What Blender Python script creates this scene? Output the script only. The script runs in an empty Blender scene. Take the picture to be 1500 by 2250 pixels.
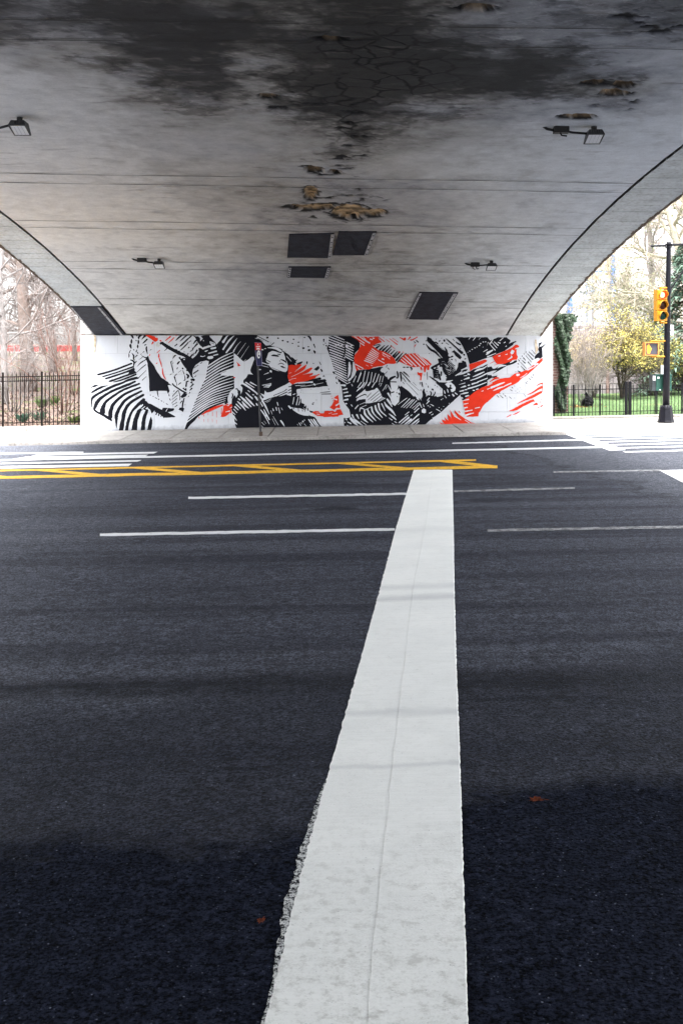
import bpy, math, random
import numpy as np
from mathutils import Vector, Matrix

# ------------------------------------------------------------------ camera, sky, sun, exposure
SC = bpy.context.scene
COL = SC.collection
F, CX, HY, HC = 2425.0, 750.0, 800.0, 1.7      # focal length / horizon measured in photo pixels, eye height in metres
cd = bpy.data.cameras.new('camera')
cam = bpy.data.objects.new('camera', cd)
COL.objects.link(cam)
cam.location = (0, 0, HC)
cam.rotation_euler = (math.radians(90), 0, 0)
cd.sensor_fit = 'VERTICAL'
cd.sensor_height = 36.0
cd.lens = F / 2250 * 36.0
cd.shift_y = -(1125 - HY) / 2250
cd.clip_end = 3000
SC.camera = cam

SUN_EL, SUN_AZ = math.radians(72), math.radians(184)   # azimuth from +Y towards +X
w = bpy.data.worlds.new('World')
SC.world = w
w.use_nodes = True
nt = w.node_tree
bg = nt.nodes['Background']
sky = nt.nodes.new('ShaderNodeTexSky')
sky.sky_type = 'NISHITA'
sky.sun_disc = False
sky.sun_elevation = SUN_EL
sky.sun_rotation = SUN_AZ
sky.dust_density = 4.0
sky.air_density = 1.0
hs = nt.nodes.new('ShaderNodeHueSaturation')
hs.inputs['Saturation'].default_value = 0.18
nt.links.new(sky.outputs[0], hs.inputs['Color'])
nt.links.new(hs.outputs[0], bg.inputs['Color'])
bg.inputs['Strength'].default_value = 0.15
sd = bpy.data.lights.new('sun', 'SUN')
sd.energy = 1.2
sd.angle = math.radians(25)
sd.color = (1.0, 0.96, 0.9)
so = bpy.data.objects.new('sun', sd)
COL.objects.link(so)
so.location = (0, 0, 40)
sv = Vector((math.sin(SUN_AZ) * math.cos(SUN_EL), math.cos(SUN_AZ) * math.cos(SUN_EL), math.sin(SUN_EL)))
so.rotation_euler = sv.to_track_quat('Z', 'Y').to_euler()
vs = SC.view_settings
vs.view_transform = 'Standard'
vs.look = 'None'
vs.gamma = 1.0
vs.exposure = 2.85
vs.use_curve_mapping = False
SC.cycles.use_denoising = True
SC.cycles.max_bounces = 8
SC.cycles.diffuse_bounces = 5
SC.cycles.transparent_max_bounces = 8
SC.cycles.sample_clamp_indirect = 6

R = random.Random(7)

# ------------------------------------------------------------------ helpers
def tilt(x):
    return 0.02 * max(-16.0, min(16.0, x))

YW = 28.0      # face of the painted abutment wall
def ray(px, py):
    return ((px - CX) / F, (HY - py) / F)
def G(px, py, h=0.0):
    dx, dz = ray(px, py)
    t = (HC - h) / (0.02 * dx - dz)
    return (t * dx, t, HC + t * dz)
def P(px, py, Y):
    dx, dz = ray(px, py)
    return (Y * dx, Y, HC + Y * dz)
VA, VC, VM = 0.0069, 4.44, 11.0
def vz(x, y):
    return VC - VA * (y - VM) ** 2 - 0.005 * x
def V(px, py, d=0.0):
    dx, dz = ray(px, py)
    # HC + t dz = VC - VA (t-VM)^2 - .005 t dx
    a, b, c = VA, dz - 2 * VA * VM + 0.005 * dx, HC - VC + VA * VM * VM
    t = (-b + math.sqrt(b * b - 4 * a * c)) / (2 * a)
    return Vector((t * dx, t, vz(t * dx, t) - d))

class MB:
    def __init__(s):
        s.v, s.f = [], []
    def add(s, vs_, fs_):
        b = len(s.v)
        s.v += [tuple(p) for p in vs_]
        s.f += [tuple(i + b for i in q) for q in fs_]
        return s
    def box(s, x0, x1, y0, y1, z0, z1, M=None, top=1.0):
        cx, cy = (x0 + x1) / 2, (y0 + y1) / 2
        p = [(x0, y0, z0), (x1, y0, z0), (x1, y1, z0), (x0, y1, z0)]
        p += [(cx + (a - cx) * top, cy + (b - cy) * top, z1) for a, b, _ in p]
        if M is not None:
            p = [M @ Vector(q) for q in p]
        return s.add(p, [(3, 2, 1, 0), (4, 5, 6, 7), (0, 1, 5, 4), (1, 2, 6, 5), (2, 3, 7, 6), (3, 0, 4, 7)])
    def bevbox(s, x0, x1, y0, y1, z0, z1, b, M=None):
        # box with a chamfered front rim (towards -Y) and chamfered top
        p = [(x0, y1, z0), (x1, y1, z0), (x1, y1, z1), (x0, y1, z1),
             (x0, y0 + b, z0), (x1, y0 + b, z0), (x1, y0 + b, z1), (x0, y0 + b, z1),
             (x0 + b, y0, z0 + b), (x1 - b, y0, z0 + b), (x1 - b, y0, z1 - b), (x0 + b, y0, z1 - b)]
        if M is not None:
            p = [M @ Vector(q) for q in p]
        return s.add(p, [(0, 3, 2, 1), (0, 1, 5, 4), (1, 2, 6, 5), (2, 3, 7, 6), (3, 0, 4, 7),
                         (4, 5, 9, 8), (5, 6, 10, 9), (6, 7, 11, 10), (7, 4, 8, 11), (8, 9, 10, 11)])
    def tube(s, pts, rad, n=8, cap=True, M=None):
        pts = [Vector(p) for p in pts]
        if not isinstance(rad, (list, tuple)):
            rad = [rad] * len(pts)
        b = len(s.v)
        ref = None
        for i, p in enumerate(pts):
            d = (pts[min(i + 1, len(pts) - 1)] - pts[max(i - 1, 0)])
            if d.length < 1e-9:
                d = Vector((0, 0, 1))
            d.normalize()
            if ref is None:
                ref = d.orthogonal().normalized()
            ref = (ref - d * ref.dot(d))
            ref = ref.normalized() if ref.length > 1e-6 else d.orthogonal().normalized()
            o = d.cross(ref)
            for k in range(n):
                a = 2 * math.pi * k / n
                q = p + (ref * math.cos(a) + o * math.sin(a)) * rad[i]
                s.v.append(tuple(M @ q) if M is not None else tuple(q))
        for i in range(len(pts) - 1):
            for k in range(n):
                a, c = b + i * n + k, b + i * n + (k + 1) % n
                s.f.append((a, c, c + n, a + n))
        if cap:
            s.f.append(tuple(b + k for k in range(n))[::-1])
            e = b + (len(pts) - 1) * n
            s.f.append(tuple(e + k for k in range(n)))
        return s
    def build(s, name, m, parent=None, smooth=False):
        me = bpy.data.meshes.new(name)
        O = Vector((0, 0, 0))
        q = parent
        while q is not None:
            O = O + q.location
            q = q.parent
        me.from_pydata([(a - O.x, b - O.y, c - O.z) for a, b, c in s.v], [], s.f)
        if smooth:
            me.polygons.foreach_set('use_smooth', [True] * len(me.polygons))
        me.update()
        o = bpy.data.objects.new(name, me)
        COL.objects.link(o)
        if m is not None:
            me.materials.append(m)
        if parent is not None:
            o.parent = parent
        return o

def empty(name, loc):
    o = bpy.data.objects.new(name, None)
    COL.objects.link(o)
    o.location = loc
    o.empty_display_size = 0.2
    return o
def tag(o, label=None, cat=None, group=None, kind=None):
    for k, v_ in (('label', label), ('category', cat), ('group', group), ('kind', kind)):
        if v_:
            o[k] = v_
    return o
def thing(name, loc, label, cat, group=None):
    return tag(empty(name, loc), label, cat, group)

# ------------------------------------------------------------------ numpy noise
_lat = np.random.RandomState(3).rand(256, 256)
def vnoise(x, y):
    xi, yi = np.floor(x).astype(int), np.floor(y).astype(int)
    fx, fy = x - xi, y - yi
    fx, fy = fx * fx * (3 - 2 * fx), fy * fy * (3 - 2 * fy)
    L = lambda i, j: _lat[i % 256, j % 256]
    return (L(xi, yi) * (1 - fx) + L(xi + 1, yi) * fx) * (1 - fy) + (L(xi, yi + 1) * (1 - fx) + L(xi + 1, yi + 1) * fx) * fy
def fbm(x, y, oct=5, gain=0.5):
    a, s, t = 1.0, 0.0, 0.0
    for k in range(oct):
        s = s + a * vnoise(x * 2 ** k + 17.3 * k, y * 2 ** k + 9.1 * k)
        t += a
        a *= gain
    return s / t

# ------------------------------------------------------------------ materials
class N:
    """small wrapper for building node materials"""
    def __init__(s, name):
        s.m = bpy.data.materials.new(name)
        s.m.use_nodes = True
        s.t = s.m.node_tree
        s.b = s.t.nodes['Principled BSDF']
        s.pos = s.t.nodes.new('ShaderNodeNewGeometry').outputs['Position']
    def n(s, typ, **kw):
        o = s.t.nodes.new(typ)
        for k, v_ in kw.items():
            if k.startswith('i_'):
                o.inputs[k[2:].replace('_', ' ')].default_value = v_
            else:
                setattr(o, k, v_)
        return o
    def l(s, a, b):
        s.t.links.new(a, b)
        return b
    def mapping(s, scale, rot=(0, 0, 0), src=None):
        o = s.n('ShaderNodeMapping')
        o.inputs['Scale'].default_value = scale
        o.inputs['Rotation'].default_value = rot
        s.l(src or s.pos, o.inputs['Vector'])
        return o.outputs[0]
    def noise(s, scale, detail=4, rough=0.55, vec=None, dist=0.0):
        o = s.n('ShaderNodeTexNoise')
        o.inputs['Scale'].default_value = scale
        o.inputs['Detail'].default_value = detail
        o.inputs['Roughness'].default_value = rough
        o.inputs['Distortion'].default_value = dist
        s.l(vec or s.pos, o.inputs['Vector'])
        return o.outputs['Fac']
    def ramp(s, fac, stops, interp='LINEAR'):
        o = s.n('ShaderNodeValToRGB')
        o.color_ramp.interpolation = interp
        e = o.color_ramp.elements
        while len(e) < len(stops):
            e.new(0.5)
        for q, (p, c) in zip(e, stops):
            q.position = p
            q.color = (c, c, c, 1) if isinstance(c, (int, float)) else (*c, 1)
        s.l(fac, o.inputs[0])
        return o.outputs[0]
    def mix(s, fac, a, b, mode='MIX'):
        o = s.n('ShaderNodeMix', data_type='RGBA', blend_type=mode)
        if isinstance(fac, (int, float)):
            o.inputs[0].default_value = fac
        else:
            s.l(fac, o.inputs[0])
        for i, c in ((6, a), (7, b)):
            if isinstance(c, tuple):
                o.inputs[i].default_value = (*c, 1)
            else:
                s.l(c, o.inputs[i])
        return o.outputs[2]
    def math(s, op, a, b=0.0, c=0.0):
        o = s.n('ShaderNodeMath', operation=op)
        for i, q in enumerate((a, b, c)):
            if isinstance(q, (int, float)):
                o.inputs[i].default_value = q
            else:
                s.l(q, o.inputs[i])
        return o.outputs[0]
    def bump(s, h, strength=0.3, dist=0.01):
        o = s.n('ShaderNodeBump')
        o.inputs['Strength'].default_value = strength
        o.inputs['Distance'].default_value = dist
        s.l(h, o.inputs['Height'])
        s.l(o.outputs[0], s.b.inputs['Normal'])
    def out(s, col=None, rough=None, spec=None, metal=None):
        if col is not None:
            if isinstance(col, tuple):
                s.b.inputs['Base Color'].default_value = (*col, 1)
            else:
                s.l(col, s.b.inputs['Base Color'])
        if rough is not None:
            if isinstance(rough, (int, float)):
                s.b.inputs['Roughness'].default_value = rough
            else:
                s.l(rough, s.b.inputs['Roughness'])
        if spec is not None:
            if isinstance(spec, (int, float)):
                s.b.inputs['Specular IOR Level'].default_value = spec
            else:
                s.l(spec, s.b.inputs['Specular IOR Level'])
        if metal is not None:
            s.b.inputs['Metallic'].default_value = metal
        return s.m

def plain(name, col, rough=0.7, var=0.25, scale=6.0, bump=0.0, spec=0.4, metal=0.0, perobj=0.0, detail=5):
    q = N(name)
    f = q.noise(scale, detail, 0.6)
    lo = tuple(c * (1 - var) for c in col)
    hi = tuple(min(1, c * (1 + var)) for c in col)
    c = q.ramp(f, [(0.3, lo), (0.7, hi)])
    if perobj:
        oi = q.n('ShaderNodeObjectInfo')
        k = q.ramp(oi.outputs['Random'], [(0, 1 - perobj), (1, 1 + perobj)])
        c = q.mix(1.0, c, k, 'MULTIPLY')
    if bump:
        q.bump(q.noise(scale * 4, 4), bump, 0.02)
    return q.out(c, rough, spec, metal)
def emit(name, col, strength, base=(0.1, 0.1, 0.1)):
    q = N(name)
    q.b.inputs['Emission Color'].default_value = (*col, 1)
    q.b.inputs['Emission Strength'].default_value = strength
    return q.out(base, 0.4)

def pavement_mat():
    q = N('asphalt')
    pos = q.pos
    sep = q.n('ShaderNodeSeparateXYZ'); q.l(pos, sep.inputs[0])
    big = q.noise(0.6, 5, 0.6, q.mapping((0.22, 1.0, 1)))
    streak = q.noise(1.0, 5, 0.62, q.mapping((0.10, 1.6, 1)))
    mid = q.noise(5.0, 5, 0.65)
    fine = q.noise(150.0, 3, 0.7)
    vor = q.n('ShaderNodeTexVoronoi', i_Scale=80.0); q.l(pos, vor.inputs['Vector'])
    base = q.ramp(big, [(0.3, (0.028, 0.030, 0.039)), (0.7, (0.054, 0.056, 0.065))])
    base = q.mix(q.ramp(mid, [(0.4, 0.0), (0.7, 0.5)]), base, (0.066, 0.068, 0.075))
    c = q.mix(q.ramp(streak, [(0.46, 0.0), (0.60, 0.75)]), base, (0.015, 0.016, 0.022))
    c = q.mix(q.ramp(mid, [(0.35, 0.35), (0.6, 0.0)]), c, (0.02, 0.021, 0.026))
    # older, weathered surfacing past the seam of the crossing, and glare painted as paler asphalt towards the left
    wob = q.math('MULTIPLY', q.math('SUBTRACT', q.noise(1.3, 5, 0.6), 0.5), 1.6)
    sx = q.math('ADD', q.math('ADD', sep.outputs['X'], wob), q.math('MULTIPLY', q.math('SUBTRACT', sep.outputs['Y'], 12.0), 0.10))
    c = q.mix(q.ramp(q.math('DIVIDE', sx, 20.0), [(0.19, 0.0), (0.225, 1.0)]), c, q.ramp(mid, [(0.3, (0.042, 0.044, 0.05)), (0.7, (0.075, 0.077, 0.084))]))
    left_glare = (q.ramp(q.math('DIVIDE', q.math('MULTIPLY', sx, -1.0), 20.0), [(0.10, 0.0), (0.45, 1.0)]))
    c = q.mix(left_glare, c, q.ramp(mid, [(0.3, (0.10, 0.103, 0.11)), (0.7, (0.17, 0.173, 0.182))]))
    seam = q.ramp(q.math('ABSOLUTE', q.math('SUBTRACT', sx, 4.1)), [(0.02, 0.8), (0.16, 0.0)])
    c = q.mix(q.math('MULTIPLY', seam, q.ramp(mid, [(0.35, 0.2), (0.55, 1.0)])), c, (0.016, 0.017, 0.02))
    # newer, darker lane of asphalt nearest the viewer, its laid edge wavering
    edge = q.noise(0.9, 6, 0.68, q.mapping((0.8, 1.0, 1)))
    yy = q.math('ADD', sep.outputs['Y'], q.math('MULTIPLY', q.math('SUBTRACT', edge, 0.5), 2.0))
    yy = q.math('SUBTRACT', yy, q.math('MULTIPLY', sep.outputs['X'], 0.22))
    dark = q.ramp(q.math('DIVIDE', yy, 10.0), [(0.398, 1.0), (0.424, 0.0)])
    c = q.mix(dark, c, (0.0030, 0.0038, 0.0075))
    # the lane beyond it is a shade darker than the rest
    c = q.mix(q.ramp(q.math('DIVIDE', yy, 10.0), [(0.56, 0.72), (0.62, 0.0)]), c, (0.011, 0.0125, 0.0185))
    # oil-darkened line along the middle of the next lane
    ol = q.math('ABSOLUTE', q.math('SUBTRACT', q.math('ADD', sep.outputs['Y'], q.math('MULTIPLY', edge, 0.5)), 6.15))
    c = q.mix(q.math('MULTIPLY', q.ramp(ol, [(0.05, 0.95), (0.26, 0.0)]), q.ramp(mid, [(0.3, 0.2), (0.55, 1.0)])), c, (0.012, 0.013, 0.017))
    # oil drips and scrubbed dark patches seen on the lanes
    blot = q.noise(7.0, 5, 0.7)
    for (bx_, by_, rx_, ry_, st_) in ((740, 1117, 55, 5, .85), (1140, 1500, 260, 14, .8), (1180, 1535, 170, 9, .7), (1080, 1098, 70, 5, .6), (700, 1062, 110, 6, .6), (560, 1688, 90, 5, .8), (300, 1505, 420, 7, .7), (1120, 1052, 120, 9, .5), (250, 1215, 300, 5, .45), (130, 1850, 260, 20, .3)):
        gx, gy_, _ = G(bx_, by_)
        sx_, sy_ = rx_ / F * gy_, ry_ * gy_ * gy_ / (F * HC)
        e1 = q.math('DIVIDE', q.math('SUBTRACT', sep.outputs['X'], gx), sx_)
        e2 = q.math('DIVIDE', q.math('SUBTRACT', sep.outputs['Y'], gy_), sy_)
        r2 = q.math('ADD', q.math('ADD', q.math('MULTIPLY', e1, e1), q.math('MULTIPLY', e2, e2)), q.math('MULTIPLY', q.math('SUBTRACT', blot, 0.5), 4.0))
        c = q.mix(q.ramp(r2, [(0.35, st_), (1.0, 0.0)]), c, (0.007, 0.008, 0.012))
    # silt along the far gutter, sheltered by the arch
    gut = q.math('MULTIPLY', q.ramp(q.math('SUBTRACT', 25.0, sep.outputs['Y']), [(0.25, 0.8), (0.9, 0.0)]), q.ramp(q.math('ABSOLUTE', q.math('DIVIDE', sep.outputs['X'], 10.0)), [(0.35, 1.0), (0.55, 0.0)]))
    c = q.mix(gut, c, (0.012, 0.012, 0.013))
    # aggregate: pale stone specks
    sp = q.ramp(vor.outputs['Distance'], [(0.10, 1.0), (0.26, 0.0)])
    sel = q.ramp(vor.outputs['Color'], [(0.66, 0.0), (0.74, 1.0)])
    c = q.mix(q.math('MULTIPLY', q.math('MULTIPLY', sp, sel), 0.5), c, (0.085, 0.09, 0.105))
    v2 = q.n('ShaderNodeTexVoronoi', i_Scale=52.0); q.l(pos, v2.inputs['Vector'])  # second set: sparkle glints painted in as brighter specks
    glints = q.math('MULTIPLY', q.ramp(v2.outputs['Distance'], [(0.10, 1.0), (0.22, 0.0)]), q.ramp(v2.outputs['Color'], [(0.80, 0.0), (0.84, 1.0)]))
    c = q.mix(q.math('MULTIPLY', glints, 0.8), c, (0.12, 0.125, 0.14))
    c = q.mix(0.85, c, q.ramp(q.noise(60.0, 5, 0.8), [(0.41, 0.08), (0.59, 2.3)]), 'MULTIPLY')
    c = q.mix(0.6, c, q.ramp(q.noise(16.0, 4, 0.7), [(0.38, 0.45), (0.62, 1.6)]), 'MULTIPLY')
    c = q.mix(1.0, c, (0.93, 0.965, 1.07), 'MULTIPLY')
    h = q.math('ADD', q.math('MULTIPLY', fine, 0.6), q.math('MULTIPLY', vor.outputs['Distance'], 0.8))
    q.bump(h, 0.5, 0.010)
    return q.out(c, q.ramp(mid, [(0.3, 0.75), (0.7, 0.92)]), q.mix(dark, (0.10, 0.10, 0.10), (0.012, 0.012, 0.012)))

def road_paint(name, col, wear, dirt=0.25, scale=1.0):
    """thermoplastic road paint: worn through to asphalt where `wear` says so, with tyre dirt"""
    q = N(name)
    big = q.noise(2.2 * scale, 5, 0.6)
    mid = q.noise(14.0 * scale, 5, 0.7)
    fine = q.noise(120.0, 3, 0.7)
    c = q.mix(q.ramp(mid, [(0.38, dirt), (0.62, 0.0)]), col, tuple(x * 0.55 for x in col))
    c = q.mix(q.ramp(big, [(0.4, dirt * 0.8), (0.62, 0.0)]), c, tuple(x * 0.7 for x in col))
    k = q.math('ADD', q.math('MULTIPLY', mid, 0.55), q.math('MULTIPLY', fine, 0.45))
    c = q.mix(q.ramp(k, [(0.5 - 0.2 * (1 - wear) - 0.02, 1.0), (0.5 - 0.2 * (1 - wear) + 0.03, 0.0)]), c, (0.035, 0.035, 0.04))
    q.bump(fine, 0.25, 0.006)
    return q.out(c, 0.65, 0.3)

def stop_paint():
    q = N('stop_line_paint')
    sep = q.n('ShaderNodeSeparateXYZ'); q.l(q.pos, sep.inputs[0])
    big = q.noise(1.6, 5, 0.6)
    mid = q.noise(20.0, 6, 0.75)
    fine = q.noise(140.0, 3, 0.7)
    drag = q.noise(9.0, 4, 0.7, q.mapping((0.5, 7.0, 1)))
    c = q.ramp(drag, [(0.3, (0.84, 0.85, 0.815)), (0.7, (0.92, 0.925, 0.895))])
    c = q.mix(q.ramp(big, [(0.35, 0.3), (0.65, 0.0)]), c, (0.66, 0.68, 0.67))
    near = q.ramp(q.math('DIVIDE', sep.outputs['Y'], 10.0), [(0.27, 1.0), (0.42, 0.0)])
    sp = q.math('MULTIPLY', q.ramp(mid, [(0.36, 1.0), (0.50, 0.0)]), q.math('ADD', q.math('MULTIPLY', near, 0.45), 0.08))
    c = q.mix(sp, c, (0.30, 0.29, 0.25))
    gr = q.math('MULTIPLY', q.ramp(q.noise(85.0, 5, 0.8), [(0.36, 1.0), (0.52, 0.0)]), q.ramp(q.noise(3.0, 5, 0.65), [(0.35, 0.1), (0.65, 0.75)]))
    c = q.mix(q.math('MULTIPLY', gr, q.math('ADD', q.math('MULTIPLY', near, 0.55), 0.28)), c, (0.50, 0.495, 0.455))
    k = q.ramp(q.noise(90.0, 4, 0.75), [(0.30, 1.0), (0.35, 0.0)])
    c = q.mix(q.math('MULTIPLY', k, 0.7), c, (0.09, 0.09, 0.09))
    # tyre smears crossing the line
    for y0, wd, a in ((7.95, 0.10, 0.45), (8.35, 0.10, 0.3), (5.35, 0.05, 0.3), (4.65, 0.03, 0.3), (11.2, 0.2, 0.15)):
        d = q.math('ABSOLUTE', q.math('SUBTRACT', q.math('ADD', sep.outputs['Y'], q.math('MULTIPLY', big, 0.3)), y0 + 0.15))
        c = q.mix(q.math('MULTIPLY', q.ramp(d, [(wd * 0.3, a), (wd * 1.5, 0.0)]), q.ramp(drag, [(0.25, 0.4), (0.6, 1.0)])), c, (0.33, 0.34, 0.36))
    q.bump(q.math('ADD', fine, q.math('MULTIPLY', drag, 0.6)), 0.3, 0.008)
    return q.out(c, 0.6, 0.3)

def concrete(name, col, var=0.2, scale=3.0, bump=0.25, dirt=(0.3, 0.28, 0.25), dirtamt=0.4, perobj=0.0):
    q = N(name)
    a = q.noise(scale, 6, 0.6)
    b = q.noise(scale * 8, 5, 0.65)
    c = q.ramp(a, [(0.3, tuple(x * (1 - var) for x in col)), (0.7, tuple(min(1, x * (1 + var)) for x in col))])
    c = q.mix(q.ramp(b, [(0.36, dirtamt), (0.5, 0.0)]), c, tuple(x * y for x, y in zip(col, dirt)))
    if perobj:
        oi = q.n('ShaderNodeObjectInfo')
        c = q.mix(1.0, c, q.ramp(oi.outputs['Random'], [(0, 1 - perobj), (1, 1 + perobj)]), 'MULTIPLY')
    q.bump(q.noise(scale * 25, 4, 0.6), bump, 0.01)
    return q.out(c, 0.85, 0.25)
# ------------------------------------------------------------------ ground, road, markings
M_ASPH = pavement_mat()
M_STOP = stop_paint()
M_WHITE = road_paint('lane_paint_white', (0.72, 0.73, 0.74), 0.45, 0.3)
M_FADED = road_paint('lane_paint_faded', (0.30, 0.305, 0.315), 0.95, 0.3)
M_YEL = road_paint('lane_paint_yellow', (0.85, 0.47, 0.018), 0.58, 0.35)
M_SLAB = concrete('sidewalk_concrete', (0.41, 0.39, 0.365), 0.18, 1.5, 0.2, perobj=0.10)
M_KERB = concrete('kerb_concrete', (0.34, 0.32, 0.30), 0.25, 2.5, 0.3)

def sheet(name, x0, x1, y0, y1, dz, m, kind='structure', nx=1):
    mb = MB()
    xs = sorted({x0, x1, *[q for q in (-16.0, 16.0) if x0 < q < x1]})
    for a, b in zip(xs, xs[1:]):
        mb.add([(a, y0, tilt(a) + dz), (b, y0, tilt(b) + dz), (b, y1, tilt(b) + dz), (a, y1, tilt(a) + dz)], [(0, 1, 2, 3)])
    o = mb.build(name, m)
    o['kind'] = kind
    return o
far = MB().add([(-900, -300, -0.75), (900, -300, -0.75), (900, 1500, -0.75), (-900, 1500, -0.75)], [(0, 1, 2, 3)]).build(
    'ground', plain('far_ground', (0.22, 0.21, 0.19), 0.9, 0.3, 0.2))
far['kind'] = 'structure'
KY = 25.0    # kerb line of the far sidewalk
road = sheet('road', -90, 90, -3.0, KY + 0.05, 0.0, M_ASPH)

def mark(name, pts, m, h=0.004, parent=road, sub=1):
    """flat marking on the road from photo-pixel outline"""
    mb = MB()
    q = []
    n = len(pts)
    for i in range(n):
        a, b = pts[i], pts[(i + 1) % n]
        for k in range(sub):
            t = k / sub
            q.append((a[0] + (b[0] - a[0]) * t, a[1] + (b[1] - a[1]) * t))
    mb.add([G(x, y, h) for x, y in q], [tuple(range(len(q)))[::-1]])
    return mb.build(name, m, parent)
def line(name, x0, y0, x1, y1, wpx, m, h=0.004, seg=40):
    up, lo = [], []
    rr = random.Random(int(x0 * 7 + y0))
    for k in range(seg + 1):
        t = k / seg
        x, y = x0 + (x1 - x0) * t, y0 + (y1 - y0) * t
        j = wpx * 0.09
        up.append((x, y - wpx / 2 + rr.uniform(-j, j)))
        lo.append((x, y + wpx / 2 + rr.uniform(-j, j)))
    return mark(name, up + lo[::-1], m, h)

line('lane_line', 414, 1094, 893, 1085, 4.8, M_WHITE)
line('lane_line', 220, 1175, 867, 1163, 6.0, M_WHITE)
line('lane_line', 997, 1079.5, 1262, 1072, 4.0, M_FADED)
line('lane_line', 1070, 1165.5, 1800, 1152, 5.5, M_FADED)
line('lane_line', 1215, 1037, 1452, 1033, 3.2, M_FADED)
line('lane_line', -500, 1022, 1340, 982, 3.6, M_WHITE, 0.005)
line('lane_line', 993, 974, 1285, 966, 2.8, M_WHITE)
line('lane_line', -500, 1005, 184, 993.5, 2.6, M_WHITE)
# yellow gore: two border lines and slanting bars
line('gore_line', -500, 1045, 1045, 1011, 3.4, M_YEL, 0.005)
line('gore_line', -500, 1060, 1092, 1025.5, 6.0, M_YEL, 0.005)
def ylo(x):
    return 1060 - (x + 500) * 34.5 / 1592 - 2.5
def yup(x):
    return 1045 - (x + 500) * 34 / 1545 + 1.5
for x in (-360, -135, 75, 290, 512, 742, 962):
    a, b = (48, 110) if x < 600 else (44, 118)
    if x == 962:
        b = 92
    mark('gore_bar', [(x, yup(x)), (x + a, yup(x + a)), (x + a + b - 6, ylo(x + a + b)), (x + b - 8, ylo(x + b))], M_YEL, 0.0045, sub=6)
# zebra bars at both crossings, and the stop bar of the far carriageway
for (xa, ya, xb, yb, t) in ((128, 999, 347, 994.5, 4.0), (88, 1006, 326, 1001.5, 5.0), (40, 1018.5, 312, 1012.5, 3.6), (-20, 1028, 291, 1021.5, 6.0)):
    mark('crossing_bar', [(xa - 30, ya - t / 2), (xb, yb - t / 2), (xb - 9, yb + t / 2), (xa - 60, ya + t / 2)], M_WHITE, 0.0045, sub=8)
mark('stop_bar', [(1234, 951.5), (1262, 950.5), (1374, 988.5), (1338, 990)], M_WHITE, 0.006, sub=8)
for k, y in enumerate((950, 954.5, 960, 966, 972.5, 979.5, 988)):
    xs = 1262 + (y + 4 - 950.5) / 38 * 100
    mark('crossing_bar', [(xs - 4, y + 5 - 1.0), (1760, y - 5.5 - 1.0), (1760, y - 5.5 + 1.1), (xs + 2, y + 5 + 1.1)], M_WHITE, 0.0045, sub=6)
mark('stop_bar', [(1448, 1033.5), (1500, 1032), (1620, 1090), (1560, 1092)], M_WHITE, 0.0046, sub=8)

# wide stop line: two rolled strips that overlap along a seam
LE = [(560, 2330), (580, 2250), (608, 2140), (650, 1965), (700, 1770), (738, 1640), (783, 1480), (830, 1310), (868, 1165), (908, 1033)]
RE = [(1030, 2330), (1028, 2250), (1022, 2050), (1016, 1850), (1008, 1600), (1003, 1480), (998, 1300), (996, 1160), (993, 1033)]
SE = [(792, 2330), (804, 2250), (830, 1960), (860, 1700), (875, 1560), (905, 1300), (935, 1150), (950, 1033)]
def resample(poly, step, amp, freq, seed):
    g = [Vector(G(x, y, 0)) for x, y in poly]
    out, acc = [], 0.0
    for a, b in zip(g, g[1:]):
        L = (b - a).length
        n = max(1, int(L / step))
        for k in range(n):
            out.append(a.lerp(b, k / n))
    out.append(g[-1])
    ys = np.array([p.y for p in out])
    d = (fbm(ys * freq + seed, ys * 0 + seed, 6, 0.8) - 0.5) * 2 * amp * (0.35 + 1.3 * fbm(ys * 1.7 + seed * 3, ys * 0 + 5, 3))
    return [Vector((p.x + e, p.y, p.z)) for p, e in zip(out, d)]
def strip(name, A, B, h, m):
    """A, B: polylines of the two edges running away from the viewer"""
    mb = MB()
    n = 240
    def at(Lp, t):
        ys = [p.y for p in Lp]
        y = ys[0] + (ys[-1] - ys[0]) * t ** 1.6
        for i in range(len(Lp) - 1):
            if Lp[i].y <= y <= Lp[i + 1].y + 1e-9:
                u = (y - Lp[i].y) / max(1e-9, Lp[i + 1].y - Lp[i].y)
                return Lp[i].lerp(Lp[i + 1], u)
        return Lp[-1]
    n = 800
    vs_, fs_ = [], []
    for k in range(n + 1):
        a, b = at(A, k / n), at(B, k / n)
        for p, dz in ((a, 0.0005), (a.lerp(b, 0.012), h), (b.lerp(a, 0.012), h), (b, 0.0005)):
            vs_.append((p.x, p.y, tilt(p.x) + dz))
    for k in range(n):
        for j in range(3):
            i = k * 4 + j
            fs_.append((i, i + 1, i + 5, i + 4))
    mb.add(vs_, fs_)
    return mb.build(name, m, road)
le = resample(LE, 0.008, 0.009, 26, 3)
re_ = resample(RE, 0.008, 0.005, 26, 8)
se = resample(SE, 0.02, 0.010, 5, 5)
se2 = [p + Vector((0.012, 0, 0)) for p in se]
s1 = strip('stop_line', le, se2, 0.006, M_STOP)
s2 = strip('stop_line', se, re_, 0.0082, M_STOP)
s1['label'] = 'left strip of the wide white stop line'
s2['label'] = 'right strip of the wide white stop line'
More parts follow.
